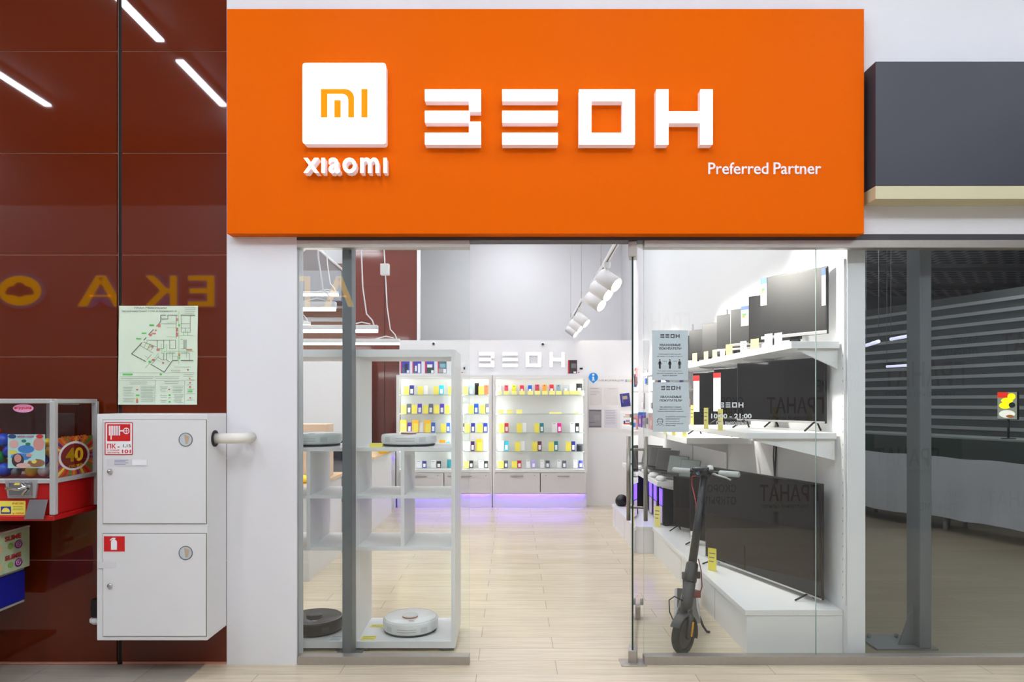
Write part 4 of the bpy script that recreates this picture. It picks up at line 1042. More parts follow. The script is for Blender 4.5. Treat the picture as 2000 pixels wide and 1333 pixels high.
def sensor(px, py, dark, label, w_=4.5, h_=5.5):
    r = T('alarm_sensor', label, 'sensor', (PX(px, PY_), 9.95, PZ(py + 6, PY_)))
    MB().box(PX(px - 3, PY_), PX(px + 3, PY_), 9.93, 9.9495, PZ(py + 7, PY_), PZ(py + 2.5, PY_), .002).build('base', WHITE, r)
    MB().box(PX(px - w_ / 2, PY_), PX(px + w_ / 2, PY_), 9.925, 9.9495, PZ(py + 2.4, PY_), PZ(py + 2.4 - h_, PY_), .003).build('dark_cover', BLACK, r)
    MB().lathe([(.009, 0), (.009, .004), (0, .004)], Matrix.Translation((PX(px - 4.5, PY_), 9.9495, PZ(py + 8, PY_))) @ Matrix.Rotation(PI / 2, 4, 'X'), 10).build('red_button', RED, r)
sensor(907, 720, 1, 'tiny black sensor with red dot above the narrow display cabinet', 3, 5)
sensor(1135, 720, 1, 'tiny flat black sensor with red dot above the wide display cabinet', 6, 3.4)
def camera_(px, py, label):
    r = T('security_camera', label, 'camera', (PX(px, PY_), 9.95, PZ(py, PY_)), 'dome cameras on the low partition')
    MB().lathe([(.03, 0), (.03, .012), (.02, .02), (0, .02)], Matrix.Translation((PX(px, PY_), 9.9495, PZ(py, PY_))) @ Matrix.Rotation(PI / 2, 4, 'X'), 14).build('housing', WHITE, r)
    MB().lathe([(0.019, 0), (0.017, .018), (0.01, .028), (0, .031)], Matrix.Translation((PX(px, PY_), 9.929, PZ(py, PY_))) @ Matrix.Rotation(PI / 2, 4, 'X'), 14).build('lens', BLACK, r)
camera_(847, 672, 'small dark lens camera on the partition above the four posters')
camera_(1060, 673, 'small dark lens camera above the lit letters')
# information board
ib = T('information_board', 'white information board with blue pin mark on the partition right of the cabinets', 'notice board', (PX(1190, PY_), 9.95, PZ(843, PY_)))
MB().box(PX(1149, PY_), PX(1240, PY_), 9.944, 9.9495, PZ(844, PY_), PZ(734, PY_)).build('board', mat('board_white', (226, 224, 224), 0.5), ib)
def iu(u): return PX(1140 + u * .09756, PY_)
def iv(v): return PZ(720 + v * .09756, PY_)
pin = [(iu(192 + 92 * math.cos(math.radians(a))), iv(180 - 92 * math.sin(math.radians(a)))) for a in range(-40, 221, 13)] + [(iu(192), iv(300))]
MB().front(pin, 9.942, .002).build('pin_mark', mat('pin_blue', (0, 130, 214), 0.5), ib)
im = MB().disc(iu(192), iv(128), 9.9395, .0165, .001, 14)
im.front([(iu(165), iv(165)), (iu(210), iv(165)), (iu(210), iv(228)), (iu(222), iv(228)), (iu(222), iv(245)), (iu(162), iv(245)), (iu(162), iv(228)), (iu(175), iv(228)), (iu(175), iv(185)), (iu(165), iv(185))], 9.9395, .001)
im.build('pin_letter', PAPER, ib)
tm = MB().m(0).text('ИНФОРМАЦИЯ', iu(320), iu(795), iv(268), iv(222), 9.942, .001)
for ch, mi, a_ in (('З', 1, 830), ('Е', 2, 872), ('О', 3, 914), ('Н', 3, 956)):
    zeon_letter(tm.m(mi), ch, iu(a_), iu(a_ + 34), iv(270), iv(226), 9.942, .001)
tm.build('heading', [mat('heading_grey', (150, 150, 154), 0.6), mat('h_indigo', (90, 90, 160), 0.6), MATS['plan_green'], mat('h_coral', (240, 140, 110), 0.6)], ib)
def sheet(name, label, q, rot, cols, lines, cat='notice'):
    u0, u1, v0, v1 = q
    cx, cz = (iu(u0) + iu(u1)) / 2, (iv(v0) + iv(v1)) / 2
    b = MB().m(0).rect(iu(u0), iu(u1), iv(v1), iv(v0), 9.9405, .002)
    for (mi, a0, a1, b0, b1) in lines:
        b.m(mi).rect(iu(u0 + (u1 - u0) * a0), iu(u0 + (u1 - u0) * a1), iv(v0 + (v1 - v0) * b1), iv(v0 + (v1 - v0) * b0), 9.9393, .001)
    if rot: b.xform(Matrix.Translation((cx, 9.94, cz)) @ Matrix.Rotation(rot, 4, 'Y') @ Matrix.Translation((-cx, -9.94, -cz)))
    tag(b.build(name, cols), label, cat)
HG = MATS['heading_grey']
sheet('notice_sheet', 'pale sheet pinned under the blue pin mark', (110, 360, 385, 735), 0, [mat('sheet_pale', (214, 208, 206), 0.6), HG], [(1, .1, .75, .03, .06), (1, .1, .8, .2, .215), (1, .1, .8, .3, .315), (1, .1, .6, .4, .415)])
sheet('notice_sheet', 'nearly blank pale sheet in the middle of the upper board row', (400, 690, 385, 735), 0, [mat('sheet_paler', (218, 214, 212), 0.6), HG], [(1, .3, .85, .06, .075)])
sheet('booklet', 'dark blue booklet pinned tilted on the information board', (735, 925, 500, 765), -0.12, [mat('booklet_navy', (44, 44, 120), 0.5), mat('booklet_gold', (170, 150, 130), 0.5), mat('booklet_light', (120, 120, 170), 0.5)], [(1, .25, .75, .2, .45), (2, .18, .26, .05, .7)], 'booklet')
sheet('notice_sheet', 'dark grey photocopied sheet, lower left on the information board', (100, 355, 825, 1185), 0, [mat('sheet_grey', (142, 136, 142), 0.6), mat('sheet_dark', (106, 102, 108), 0.6), HG], [(1, .05, .95, .02, .1), (2, .4, .9, .3, .6), (1, .05, .95, .9, .98), (1, .05, .5, .7, .74)])
sheet('notice_sheet', 'lined text sheet in the middle of the lower board row', (410, 670, 825, 1190), 0, [mat('sheet_lilac', (214, 212, 220), 0.6), HG], [(1, .08, .85, .05 + .09 * k, .07 + .09 * k) for k in range(9)])
sheet('notice_sheet', 'white sheet with orange line and red blue band, lower right on the board', (725, 960, 850, 1215), 0, [PAPER, mat('h_orange', (240, 150, 90), 0.6), mat('h_red', (206, 50, 40), 0.6), mat('h_blue', (60, 70, 160), 0.6), HG], [(1, .45, .95, .2, .26), (4, .3, .95, .32, .35), (3, .3, .45, .55, .68), (4, .5, .95, .5, .62), (2, .3, .97, .68, .78)])

# ================================================================== OPEN SHELF UNITS BEHIND THE LEFT PANE
OF, OB = 4.14, 4.60
def oz(py): return PZ(py, OF)
def open_unit(x0, x1, ztop, div, label):
    r = T('open_shelf_unit', label, 'shelf unit', ((x0 + x1) / 2, OF, 0), 'white open shelf units behind the left pane')
    t = .024
    for a in (x0, x1 - t):
        MB().box(a, a + t, OF, OB, 0.022, ztop, .001).build('side_panel', LAM, r)
    MB().box(x0 + t, x1 - t, OF, OB, ztop - .045, ztop, .001).build('top_panel', LAM, r)
    for y, th in ((882, .022), (974.5, .018), (1076, .022)):
        MB().box(x0 + t, x1 - t, OF, OB, oz(y), oz(y) + th, .001).build('shelf', LAM, r)
    MB().box(x0 + t, x1 - t, OF, OB, 0.022, 0.062, .001).build('base_panel', LAM, r)
    MB().box(div - .011, div + .011, OF + .002, OB, oz(1076) + .022, oz(974.5) - .0, .001).build('divider', LAM, r)
    MB().box(div - .011, div + .011, OF + .002, OB, oz(974.5) + .018, oz(882) - .0, .001).build('divider', LAM, r)
    for fx in (x0 + .01, x1 - .09):
        for fy in (OF + .02, OB - .08):
            MB().box(fx, fx + .08, fy, fy + .05, 0, .0219, .002).build('foot', GREYINK, r)
    return r
uxr = PX(889, OF)
uxl = PX(688, OF)
open_unit(uxl, uxr, oz(683), PX(786, OF), 'white open shelf unit right of the steel column, white robot vacuums inside')
open_unit(PX(520, OF), uxl - .012, oz(683), PX(602, OF), 'white open shelf unit left of the steel column, black robot vacuum at the bottom')
S_TOP = oz(882) + .022
S_BOT = .062
def robot(x, y, z, R, H, mats, label, turret=True, hide_bumper=False):
    body, top, dark = mats
    r = T('robot_vacuum', label, 'robot vacuum', (x, y, z), 'robot vacuum cleaners on the open shelves')
    Mz = Matrix.Translation((x, y, z))
    MB().lathe([(0, .012), (R * .93, .012), (R * .97, .016), (R, .026), (R, H - .012), (R * .985, H - .004), (R * .96, H), (0, H)], Mz, 56).build('body', body, r)
    MB().lathe([(R * .955, H - .0005), (R * .955, H + .0012), (R * .94, H + .0012), (R * .94, H - .0005)], Mz, 56).build('rim', dark if body is not BLACK else SILVER, r)
    if turret:
        MB().lathe([(.048, H), (.048, H + .012), (.046, H + .016), (0, H + .018)], Mz @ Matrix.Translation((0, -.02, 0)), 28).build('lidar_turret', top, r)
        MB().lathe([(.0485, H + .003), (.0488, H + .007), (.0485, H + .010)], Mz @ Matrix.Translation((0, -.02, 0)), 28).build('turret_ring', mat('copper_ring', (190, 96, 50), 0.3, 0.6) if body is not BLACK else GREYINK, r)
    b = MB()
    for a0 in (-22, 22):
        for zz in (.036, .05):
            pts = [(x + (R + .0004) * math.sin(math.radians(a0 * .35 + k * 3)), y - (R + .0004) * math.cos(math.radians(a0 * .35 + k * 3)), z + zz) for k in range(-4, 5)]
            b.tube(pts, .0012, 5)
    b.build('bumper_slot', mat('slot_brown', (150, 140, 128), 0.6) if body is not BLACK else BLACKM, r)
    for a0 in (30, -48):
        g = MB()
        for i in range(6):
            for j in range(5):
                a = math.radians(a0 + i * 2.6)
                px_, py_ = x + (R + .0003) * math.sin(a), y - (R + .0003) * math.cos(a)
                zz = z + .03 + j * .006
                g.poly([(px_ - .0016 * math.cos(a), py_ - .0016 * math.sin(a), zz), (px_ + .0016 * math.cos(a), py_ + .0016 * math.sin(a), zz), (px_ + .0016 * math.cos(a), py_ + .0016 * math.sin(a), zz + .003), (px_ - .0016 * math.cos(a), py_ - .0016 * math.sin(a), zz + .003)])
        g.build('side_vent', GREYINK, r)
    if not turret is None:
        MB().lathe([(.012, H + .0004), (.012, H + .002), (0, H + .002)], Mz @ Matrix.Translation((.02, -.10, 0)) @ Matrix.Diagonal((1.6, .7, 1, 1)), 16).build('button', SILVER, r)
    w = MB()
    for sx_ in (-1, 1): w.tube([(x + sx_ * R * .62 - .012, y, z + .02), (x + sx_ * R * .62 + .012, y, z + .02)], .02, 14)
    w.build('wheel', BLACK, r)
    MB().lathe([(R * .95, .0121), (R * .95, .004), (0, .004)], Mz, 40).build('underside', BLACK, r)
    return r
RW = mat('robot_white', (228, 229, 228), 0.3)
RWT = mat('robot_turret', (222, 222, 220), 0.3)
robot(PX(802, 4.36), 4.36, S_BOT, .172, .085, (RW, RWT, SILVER), 'white robot vacuum with round turret on the bottom shelf')
robot(PX(799, 4.36), 4.36, S_TOP, .172, .07, (RW, RWT, SILVER), 'white robot vacuum at eye height beside the steel column, copper turret ring')
robot(PX(616, 4.36), 4.36, S_BOT, .172, .085, (BLACK, BLACK, BLACK), 'black robot vacuum on the bottom shelf left of the steel column')
robot(PX(612, 4.36), 4.36, S_TOP, .175, .078, (mat('robot_pale', (206, 214, 210), 0.35), RWT, SILVER), 'pale robot vacuum at eye height left of the steel column', turret=False)
def flat_card(name, x0, x1, y0, y1, z, m_, label, cat, lines=True, t=.0015):
    b = MB().m(0).box(x0, x1, y0, y1, z, z + t)
    if lines:
        b.m(1)
        for k in range(3):
            yy = y0 + (y1 - y0) * (.25 + .25 * k)
            b.box(x0 + (x1 - x0) * .12, x0 + (x1 - x0) * (.9 - .2 * (k % 2)), yy, yy + .004, z + t, z + t + .0003)
    tag(b.build(name, [m_, GREYINK]), label, cat)
flat_card('price_card', PX(706, 4.2), PX(733, 4.2), 4.165, 4.235, S_BOT + .0005, YELLOW, 'yellow price card lying at the front of the bottom shelf', 'price card')
flat_card('price_card', PX(722, 4.4), PX(747, 4.4), 4.40, 4.45, S_BOT + .0005, YELLOW, 'yellow price card lying behind, close to the left of the white bottom robot', 'price card')
flat_card('leaflet', PX(646, 4.2), PX(667, 4.2), 4.15, 4.24, S_BOT + .0005, PAPERG, 'pale leaflet beside the black robot vacuum', 'leaflet')
def tilt_card(x0, x1, y, z, h, m_, label):
    tag(MB().prism([(x0, y, z + .0006), (x0, y + .02, z + h), (x0, y + .022, z + h), (x0, y + .04, z + .0006), (x0, y + .0375, z + .0006), (x0, y + .021, z + h - .005), (x0, y + .0025, z + .0006)], (x1 - x0, 0, 0)).build('price_card', m_), label, 'price card')
tilt_card(PX(722, 4.17), PX(747, 4.17), 4.16, S_TOP, .024, YELLOW, 'low yellow price card beside the eye-height robot with copper ring')
flat_card('leaflet', PX(806, 4.165), PX(852, 4.165), 4.145, 4.18, S_TOP + .0005, PAPER, 'white leaflet under the front of the eye-height robot', 'leaflet')

# ================================================================== COUNTER, CHAIRS AND CLUTTER AT LEFT
BEECH = mat('beech_top', (222, 190, 150), 0.45, var=0.06, scale=6)
def desk(x0, x1, y0, y1, h, label, glow=False):
    r = T('desk', label, 'desk', ((x0 + x1) / 2, (y0 + y1) / 2, 0), 'white desks with wood tops')
    MB().box(x0 - .03, x1 + .03, y0 - .02, y1 + .02, h - .03, h, .003).build('top', BEECH, r)
    MB().box(x1 - .025, x1, y0, y1, 0.0, h - .03).build('side_panel', LAM, r)
    MB().box(x0, x1 - .025, y0, y0 + .022, 0.0, h - .03).build('front_panel', LAM, r)
    MB().box(x0, x0 + .022, y0 + .022, y1, 0.0, h - .03).build('side_panel', LAM, r)
    return r
desk(-2.6, -1.69, 5.75, 6.85, .80, 'white desk with wood top nearest the open shelf units')
tag(MB().box(-1.675, -1.655, 6.9, 7.95, 0, .77, .002).build('screen_panel', LAM), 'plain white panel standing between the two desks', 'panel')
desk(-2.5, -1.62, 8.0, 9.3, .86, 'white desk with wood top nearer the rear wall')
vg = T('lit_counter', 'white counter glowing violet beside the rear display', 'counter', (-1.85, 9.45, 0))
MB().box(-2.0, -1.645, 9.7, 9.90, 0, .80).build('body', LAM, vg)
MB().box(-2.0, -1.645, 9.66, 9.70, .76, .80).build('top_edge', LAM, vg)
MB().box(-1.98, -1.66, 9.67, 9.69, .755, .7595).build('violet_strip', VIOLET, vg)
MB().box(-2.0, -1.645, 9.65, 9.6595, .74, .80).build('strip_cover', LAM, vg)
def blob(name, label, cat, cx, cy, cz, rx, ry, rz_, m_, seed, amp=.25):
    rn = random.Random(seed)
    bm = bmesh.new(); bmesh.ops.create_icosphere(bm, subdivisions=3, radius=1.0)
    ph = [(rn.uniform(1, 3.5), rn.uniform(1, 3.5), rn.uniform(1, 3.5), rn.uniform(0, 6)) for _ in range(5)]
    for v in bm.verts:
        n = sum(math.sin(a * v.co.x * 2 + b * v.co.y * 2 + c * v.co.z * 2 + d) for a, b, c, d in ph) / 5
        k = 1 + amp * n
        z = v.co.z * k
        if z < -.8: z = -.8
        v.co = Vector((v.co.x * k * rx, v.co.y * k * ry, (z + .8) * rz_))
    b = MB(); b.bm.free(); b.bm = bm
    for f in bm.faces: f.smooth = True
    bmesh.ops.translate(bm, vec=(cx, cy, cz), verts=list(bm.verts))
    return tag(b.build(name, m_), label, cat)
blob('cloth_bundle', 'crumpled yellow bundle on the desk beside the brown panel', 'bundle', PX(749, 8.5), 8.5, .8605, .065, .06, .05, mat('bundle_yellow', (250, 205, 20), 0.6), 4)
blob('cloth_bundle', 'dark folded bundle behind the crumpled yellow one', 'bundle', PX(762, 8.9), 8.9, .8605, .13, .1, .055, mat('bundle_dark', (50, 52, 64), 0.7), 5)
blob('cloth_bundle', 'crumpled yellow bundle on the near desk at the left edge', 'bundle', PX(588, 5.9), 5.95, .8005, .075, .07, .035, MATS['bundle_yellow'], 6)
tag(MB().box(PX(582, 6.5), PX(646, 6.5), 6.35, 6.6, .8005, PZ(828, 6.5), .004).build('cardboard_box', mat('cardboard', (220, 192, 166), 0.7)), 'pale cardboard box on the near desk', 'box')
tag(MB().box(PX(583, 6.2), PX(608, 6.2), 6.05, 6.2, .8005, .83, .006).build('paper_stack', PAPER), 'low white paper stack before the pale cardboard box', 'paper')
# dark jacket on a chair
ch = T('office_chair', 'grey office chair with dark jacket between the two desks', 'chair', (-2.0, 7.2, 0))
cX = -2.0
MB().box(cX - .22, cX + .22, 7.1, 7.52, .44, .50, .025).build('seat', mat('chair_grey', (132, 130, 134), 0.7), ch)
MB().box(cX - .2, cX + .2, 7.50, 7.55, .56, 1.05, .02).build('backrest', MATS['chair_grey'], ch)
MB().tube([(cX, 7.31, .06), (cX, 7.31, .44)], .03, 12).tube([(cX, 7.53, .47), (cX, 7.53, .6)], .02, 8).build('column', BLACK, ch)
for k in range(5):
    a = 2 * PI * k / 5 + .3
    MB().tube([(cX, 7.31, .07), (cX + .27 * math.cos(a), 7.31 + .27 * math.sin(a), .06)], [.022, .016], 8).lathe([(0, -.03), (.026, -.02), (.028, 0), (.026, .02), (0, .03)], Matrix.Translation((cX + .27 * math.cos(a), 7.31 + .27 * math.sin(a), .0285)) @ Matrix.Rotation(PI / 2, 4, 'X'), 12).build('leg', BLACK, ch)
jk = MB()
for (u0, u1, z0, z1, y_) in ((-.26, -.02, .62, 1.09, 7.47), (-.05, .2, .88, 1.09, 7.46)):
    nx, nz = 10, 8
    g = [[(cX + u0 + (u1 - u0) * i / nx, y_ + .018 * math.sin(i * 1.7 + j * .3) - .01, z0 + (z1 - z0) * j / nz + .012 * math.sin(i * 1.3)) for i in range(nx + 1)] for j in range(nz + 1)]
    for j in range(nz):
        for i in range(nx):
            jk.poly([g[j][i], g[j][i + 1], g[j + 1][i + 1], g[j + 1][i]], True)
    bk = [[(p[0], p[1] + .02, p[2]) for p in rw] for rw in g]
    for j in range(nz):
        for i in range(nx):
            jk.poly([bk[j][i], bk[j + 1][i], bk[j + 1][i + 1], bk[j][i + 1]], True)
    for i in range(nx):
        jk.poly([g[0][i], bk[0][i], bk[0][i + 1], g[0][i + 1]]); jk.poly([g[nz][i], g[nz][i + 1], bk[nz][i + 1], bk[nz][i]])
    for j in range(nz):
        jk.poly([g[j][0], g[j + 1][0], bk[j + 1][0], bk[j][0]]); jk.poly([g[j][nx], bk[j][nx], bk[j + 1][nx], g[j + 1][nx]])
tag(jk.build('jacket', mat('jacket_navy', (34, 38, 54), 0.8, bump=.3, scale=30)), 'dark navy jacket draped over the office chair back', 'jacket')

# ================================================================== RIGHT WALL OF THE SHOP
WX = 1.964           # inner face of the right wall
# low plinths
def plinth(x0, y0, y1, h, label, seams):
    r = T('display_plinth', label, 'plinth', ((x0 + WX) / 2, (y0 + y1) / 2, 0), 'low white plinths along the right wall')
    MB().box(x0, WX, y0, y1, h - .034, h, .002).build('top_board', LAM, r)
    b = MB().box(x0 + .012, WX, y0 + .004, y1 - .004, 0, h - .034, 0)
    b.build('body', LAM, r)
    g = MB()
    for s_ in seams: g.box(x0 + .0112, x0 + .0122, s_ - .0015, s_ + .0015, .002, h - .036)
    g.build('panel_seam', GREYINK, r)
    return r
PH_ = .263
plinth(PX(1455, 4.1), 4.1, 6.8, PH_, 'long low white plinth carrying the largest screens', (4.75, 5.7))
plinth(1.21, 6.82, 8.36, PH_, 'farther low white plinth carrying the black computer towers', (7.5, 8.2))
# slotted rails
def rail(y, z0, z1, label):
    b = MB().m(0).box(WX - .014, WX - .0005, y - .012, y + .012, z0, z1, 0).m(1)
    z = z0 + .04
    while z < z1 - .02:
        b.box(WX - .0146, WX - .0138, y - .002, y + .002, z, z + .012); z += .075
    tag(b.build('slotted_rail', [LAM, GREYINK]), label, 'rail', 'slotted wall rails')
for y, lb_ in ((4.075, 'slotted white wall rail at the partition end beside the glass'), (5.14, 'slotted wall rail with a black cable, above the largest screen'), (6.3, 'slotted wall rail behind the scooter handlebar'), (7.5, 'slotted wall rail over the laptop shelf')):
    rail(y, .30, 2.34, lb_)
tag(MB().tube([(WX - .03, 5.05, 1.27), (WX - .03, 5.07, 1.1), (WX - .04, 5.06, .98), (WX - .05, 5.02, .84)], .006, 6).tube([(WX - .03, 5.09, 1.27), (WX - .035, 5.10, 1.1), (WX - .04, 5.07, .98), (WX - .05, 5.03, .85)], .005, 6).build('power_cable', BLACK), 'thin black cable hanging beside a slotted wall rail', 'cable')
# shelves with tapered brackets
def wshelf(x0, y0, y1, z, label, brk, t=.042, deep=.12):
    r = T('wall_shelf', label, 'shelf', ((x0 + WX) / 2, (y0 + y1) / 2, z - t), 'white shelves on the right wall')
    MB().box(x0, WX - .016, y0, y1, z - t, z, .002).build('board', LAM, r)
    for bi, y in enumerate(brk):
        dp_ = deep if bi == 0 else .05
        MB().prism([(WX - .0165, y, z - t - .0005), (x0 + .05, y, z - t - .0005), (x0 + .05, y, z - t - .012), (WX - .0165, y, z - t - dp_)], (0, .018, 0)).build('bracket', LAM, r)
    return r
Z1, Z2, Z2b, Z3 = PZ(667, 4.11), PZ(846, 4.15), 1.205, .715
wshelf(1.66, 4.11, 8.9, Z1, 'upper white wall shelf carrying the row of monitors', (4.13, 5.13, 6.29, 7.49), .042, .12)
wshelf(1.405, 4.15, 5.60, Z2, 'middle white wall shelf carrying televisions, nearest the glass', (4.17, 5.13), .036, .13)
wshelf(1.42, 5.62, 8.9, Z2b, 'middle white wall shelf behind the notices, slightly lower', (6.29, 7.49), .05, .12)
wshelf(1.42, 6.75, 8.9, Z3, 'low white wall shelf carrying laptops', (6.77, 7.49), .045, .12)

def screen(name, label, cat, N, Fp, zb, h, zbase, stand, m_scr, chin=.018, frame=BLACK, chin_m=None, t=.035, group=None, bezel=.008, tags=()):
    """flat screen from its near edge N to its far edge Fp; faces the aisle"""
    N, Fp = Vector(N), Vector(Fp)
    d = (N - Fp); w = d.length; th = math.atan2(d.y, d.x); c = (N + Fp) / 2
    r = T(name, label, cat, (c.x, c.y, zbase), group, rz=th)
    z0 = zb - zbase
    MB().box(-w / 2, w / 2, 0, t * .5, z0, z0 + h, .003).box(-w * .36, w * .36, t * .5, t, z0 + h * .12, z0 + h * .7, .004).build('cabinet', frame, r, local=True)
    MB().box(-w / 2 + bezel, w / 2 - bezel, -.0012, -.0002, z0 + chin, z0 + h - bezel).build('display', m_scr, r, local=True)
    if chin_m is not None:
        MB().box(-w / 2 + .001, w / 2 - .001, -.004, -.0003, z0 + .001, z0 + chin - .001, .001).build('chin', chin_m, r, local=True)
    if stand == 'neck':
        MB().box(-.035, .035, t * .4, t, .008, z0 + .08, .004).build('neck', frame, r, local=True)
        MB().box(-.10, .10, -.045, .10, .0004, .009, .004).build('foot', frame, r, local=True)
    else:
        for sx_ in (-1, 1):
            px_ = sx_ * w * .40
            MB().tube([(px_ + sx_ * .01, -.10, .007), (px_, -.012, z0 + .004), (px_, t * .5, z0 + .006), (px_ + sx_ * .005, .045, .007)], .0062, 8).build('foot', BLACK, r, local=True)
    for (nm, mats, u0, u1, v0, v1, top) in tags:
        b = MB().m(0).box(-w / 2 + u0 * w, -w / 2 + u1 * w, -.0045, -.0015, z0 + v0 * h, z0 + v1 * h)
        if top is not None:
            b.m(1).box(-w / 2 + u0 * w, -w / 2 + u1 * w, -.0053, -.0046, z0 + (v1 - .10) * h, z0 + v1 * h)
        if len(mats) > 2:
            b.m(2).box(-w / 2 + (u0 + .15 * (u1 - u0)) * w, -w / 2 + (u0 + .5 * (u1 - u0)) * w, -.0053, -.0046, z0 + (v0 + .42 * (v1 - v0)) * h, z0 + (v0 + .52 * (v1 - v0)) * h)
            b.m(3).box(-w / 2 + (u0 + .15 * (u1 - u0)) * w, -w / 2 + (u0 + .65 * (u1 - u0)) * w, -.0053, -.0046, z0 + (v0 + .52 * (v1 - v0)) * h, z0 + (v0 + .62 * (v1 - v0)) * h)
        b.build(nm, mats, r, local=True)
    return r
TAGB = mat('tag_blue', (60, 110, 200), 0.5)
GRN = MATS['plan_green']; AMB = MATS['pp_orange2']
ENERGY = [PAPER, TAGB, AMB, GRN]
SILVF = mat('monitor_silver', (186, 184, 184), 0.3, 0.4)
MG = 'monitors on the upper shelf'
zmb = PZ(652, 4.2)
screen('monitor', 'largest silver-edged monitor on the upper shelf, pale energy label on its left edge', 'monitor', (1.915, 4.2), (1.665, 4.62), zmb, 2.325 - zmb, Z1, 'neck', MONBLACK, .022, BLACK, SILVF, group=MG,
       tags=(('energy_label', ENERGY, 0.0, .10, .55, 1.0, 1), ('blue_strip', [PAPER, TAGB], .93, .985, .42, .97, 1)))
screen('monitor', 'dark monitor directly behind the largest one on the upper shelf', 'monitor', (1.93, 4.62), (1.70, 4.97), Z1 + .06, .335, Z1, 'neck', MONBLACK, .015, BLACK, group=MG)
screen('monitor', 'bright silver monitor with hanging energy label, third from the glass', 'monitor', (1.93, 5.05), (1.72, 5.45), Z1 + .075, .295, Z1, 'neck', MONBLACK, .02, SILVF, SILVF, group=MG, tags=(('energy_label', ENERGY, .26, .44, .5, 1.02, 1),))
screen('monitor', 'dark monitor with silver rim, fourth from the glass', 'monitor', (1.93, 5.45), (1.71, 5.78), Z1 + .06, .30, Z1, 'neck', MONBLACK, .018, BLACK, SILVF, group=MG)
screen('monitor', 'dark monitor with white label strip, fifth from the glass', 'monitor', (1.93, 5.85), (1.715, 6.24), Z1 + .055, .285, Z1, 'neck', MONBLACK, .015, BLACK, group=MG, tags=(('energy_label', [PAPER, PAPER], .44, .58, .55, 1.0, None),))
screen('monitor', 'dark monitor sixth from the glass, just right of the notices', 'monitor', (1.93, 6.28), (1.705, 6.66), Z1 + .055, .27, Z1, 'neck', MONBLACK, .015, BLACK, group=MG)
screen('monitor', 'dark monitor farthest from the glass, mostly behind the notices', 'monitor', (1.93, 6.72), (1.70, 7.05), Z1 + .055, .25, Z1, 'neck', MONBLACK, .015, BLACK, group=MG)
TG = 'televisions on the middle shelf'
screen('television', 'black television nearest the glass on the middle shelf', 'television', (1.925, 4.25), (1.605, 4.93), PZ(828, 4.25), .41, Z2, 'feet', TVBLACK, .014, BLACK, MATS['monitor_silver'], group=TG)
screen('television', 'black television on the middle shelf, second from the glass, tall white label', 'television', (1.925, 4.95), (1.62, 5.55), Z2 + .05, .40, Z2, 'feet', TVBLACK, .014, BLACK, BLACK, group=TG, tags=(('tall_label', [PAPER, RED], .0, .12, .15, .92, 1),))
screen('television', 'black television on the lower middle shelf with tall white label beside the notices', 'television', (1.925, 5.70), (1.635, 6.25), Z2b + .055, .50, Z2b, 'feet', TVBLACK, .014, BLACK, BLACK, group=TG, tags=(('tall_label', [PAPER, RED], .02, .14, .3, .95, 1),))
screen('television', 'largest black television standing on the plinth nearest the glass', 'television', (1.883, 4.2), (1.505, 5.38), PZ(1174, 4.2), .71, PH_, 'feet', TVBLACK, .012, BLACK, MATS['monitor_silver'], group='televisions on the plinth')
screen('television', 'black television on the plinth behind the scooter stem, between two others', 'television', (1.88, 5.45), (1.555, 6.05), PH_ + .035, .60, PH_, 'feet', TVBLACK, .012, BLACK, MATS['monitor_silver'], group='televisions on the plinth')
screen('television', 'small black television on the plinth beside the computer towers', 'television', (1.88, 6.22), (1.556, 6.67), PH_ + .04, .48, PH_, 'feet', TVBLACK, .012, BLACK, BLACK, group='televisions on the plinth')
# price cards standing on shelves and plinth
def stand_card(x, y, z, wdt, h, m_, label, rz=-1.25, lean=.0):
    b = MB().m(0).box(-wdt / 2, wdt / 2, -.001, .001, .0006, h).box(-wdt / 2, wdt / 2, -.001, .022, .0006, .003).m(1)
    for k in range(3): b.box(-wdt * .38, wdt * (.36 - .1 * k), -.0014, -.001, h * (.75 - .18 * k), h * (.79 - .18 * k))
    o = b.build('price_card', [m_, GREYINK], None, local=True)
    o.location = (x, y, z); o.rotation_euler = (0, 0, rz)
    tag(o, label, 'price card', 'price cards on the right wall shelves')
PY2 = mat('pale_yellow_card', (240, 230, 130), 0.6)
for (px, d, h, w_, m_, lb_) in ((1520, 4.3, .075, .07, PAPER, 'white tilted card under the largest monitor'), (1501, 4.42, .085, .075, PAPER, 'white upright card left of the tilted one, upper shelf'), (1474, 4.6, .075, .085, PY2, 'pale yellow card right of two others on the upper shelf, below the second monitor'),
                               (1452, 4.78, .08, .07, PAPER, 'white card below the bright silver monitor'), (1424, 5.02, .085, .08, PY2, 'pale yellow card on the upper shelf below the silver monitor edge'), (1411, 5.2, .06, .06, PAPER, 'low white card left of the pale yellow one, upper shelf'),
                               (1396, 5.35, .07, .06, PY2, 'pale yellow card below the fourth monitor'), (1379, 5.65, .075, .06, PY2, 'pale yellow card below the fifth monitor'), (1357, 6.0, .085, .07, PY2, 'pale yellow card on the upper shelf beside the notices')):
    d = 1.68 * F / (px - 1000)
    stand_card(1.68, d, Z1, w_, h, m_, lb_)
stand_card(PX(1379, 4.75), 4.75, Z2, .05, .145, PY2, 'tall yellow card on the middle shelf, left of the opening hours')
stand_card(PX(1407, 4.5), 4.5, Z2, .04, .14, PY2, 'tall yellow card behind the opening hours lettering', -1.0)
stand_card(PX(1352, 5.5), 5.5, Z2, .04, .16, PY2, 'tall yellow card beside the lower notice edge')
for i, px in enumerate((1337, 1316, 1299)):
    stand_card(PX(px, 5.75 + .3 * i), 5.75 + .3 * i, Z2b, .06, .05, PY2, f'low yellow card below the notices, {ORD[i]} from the shelf end')
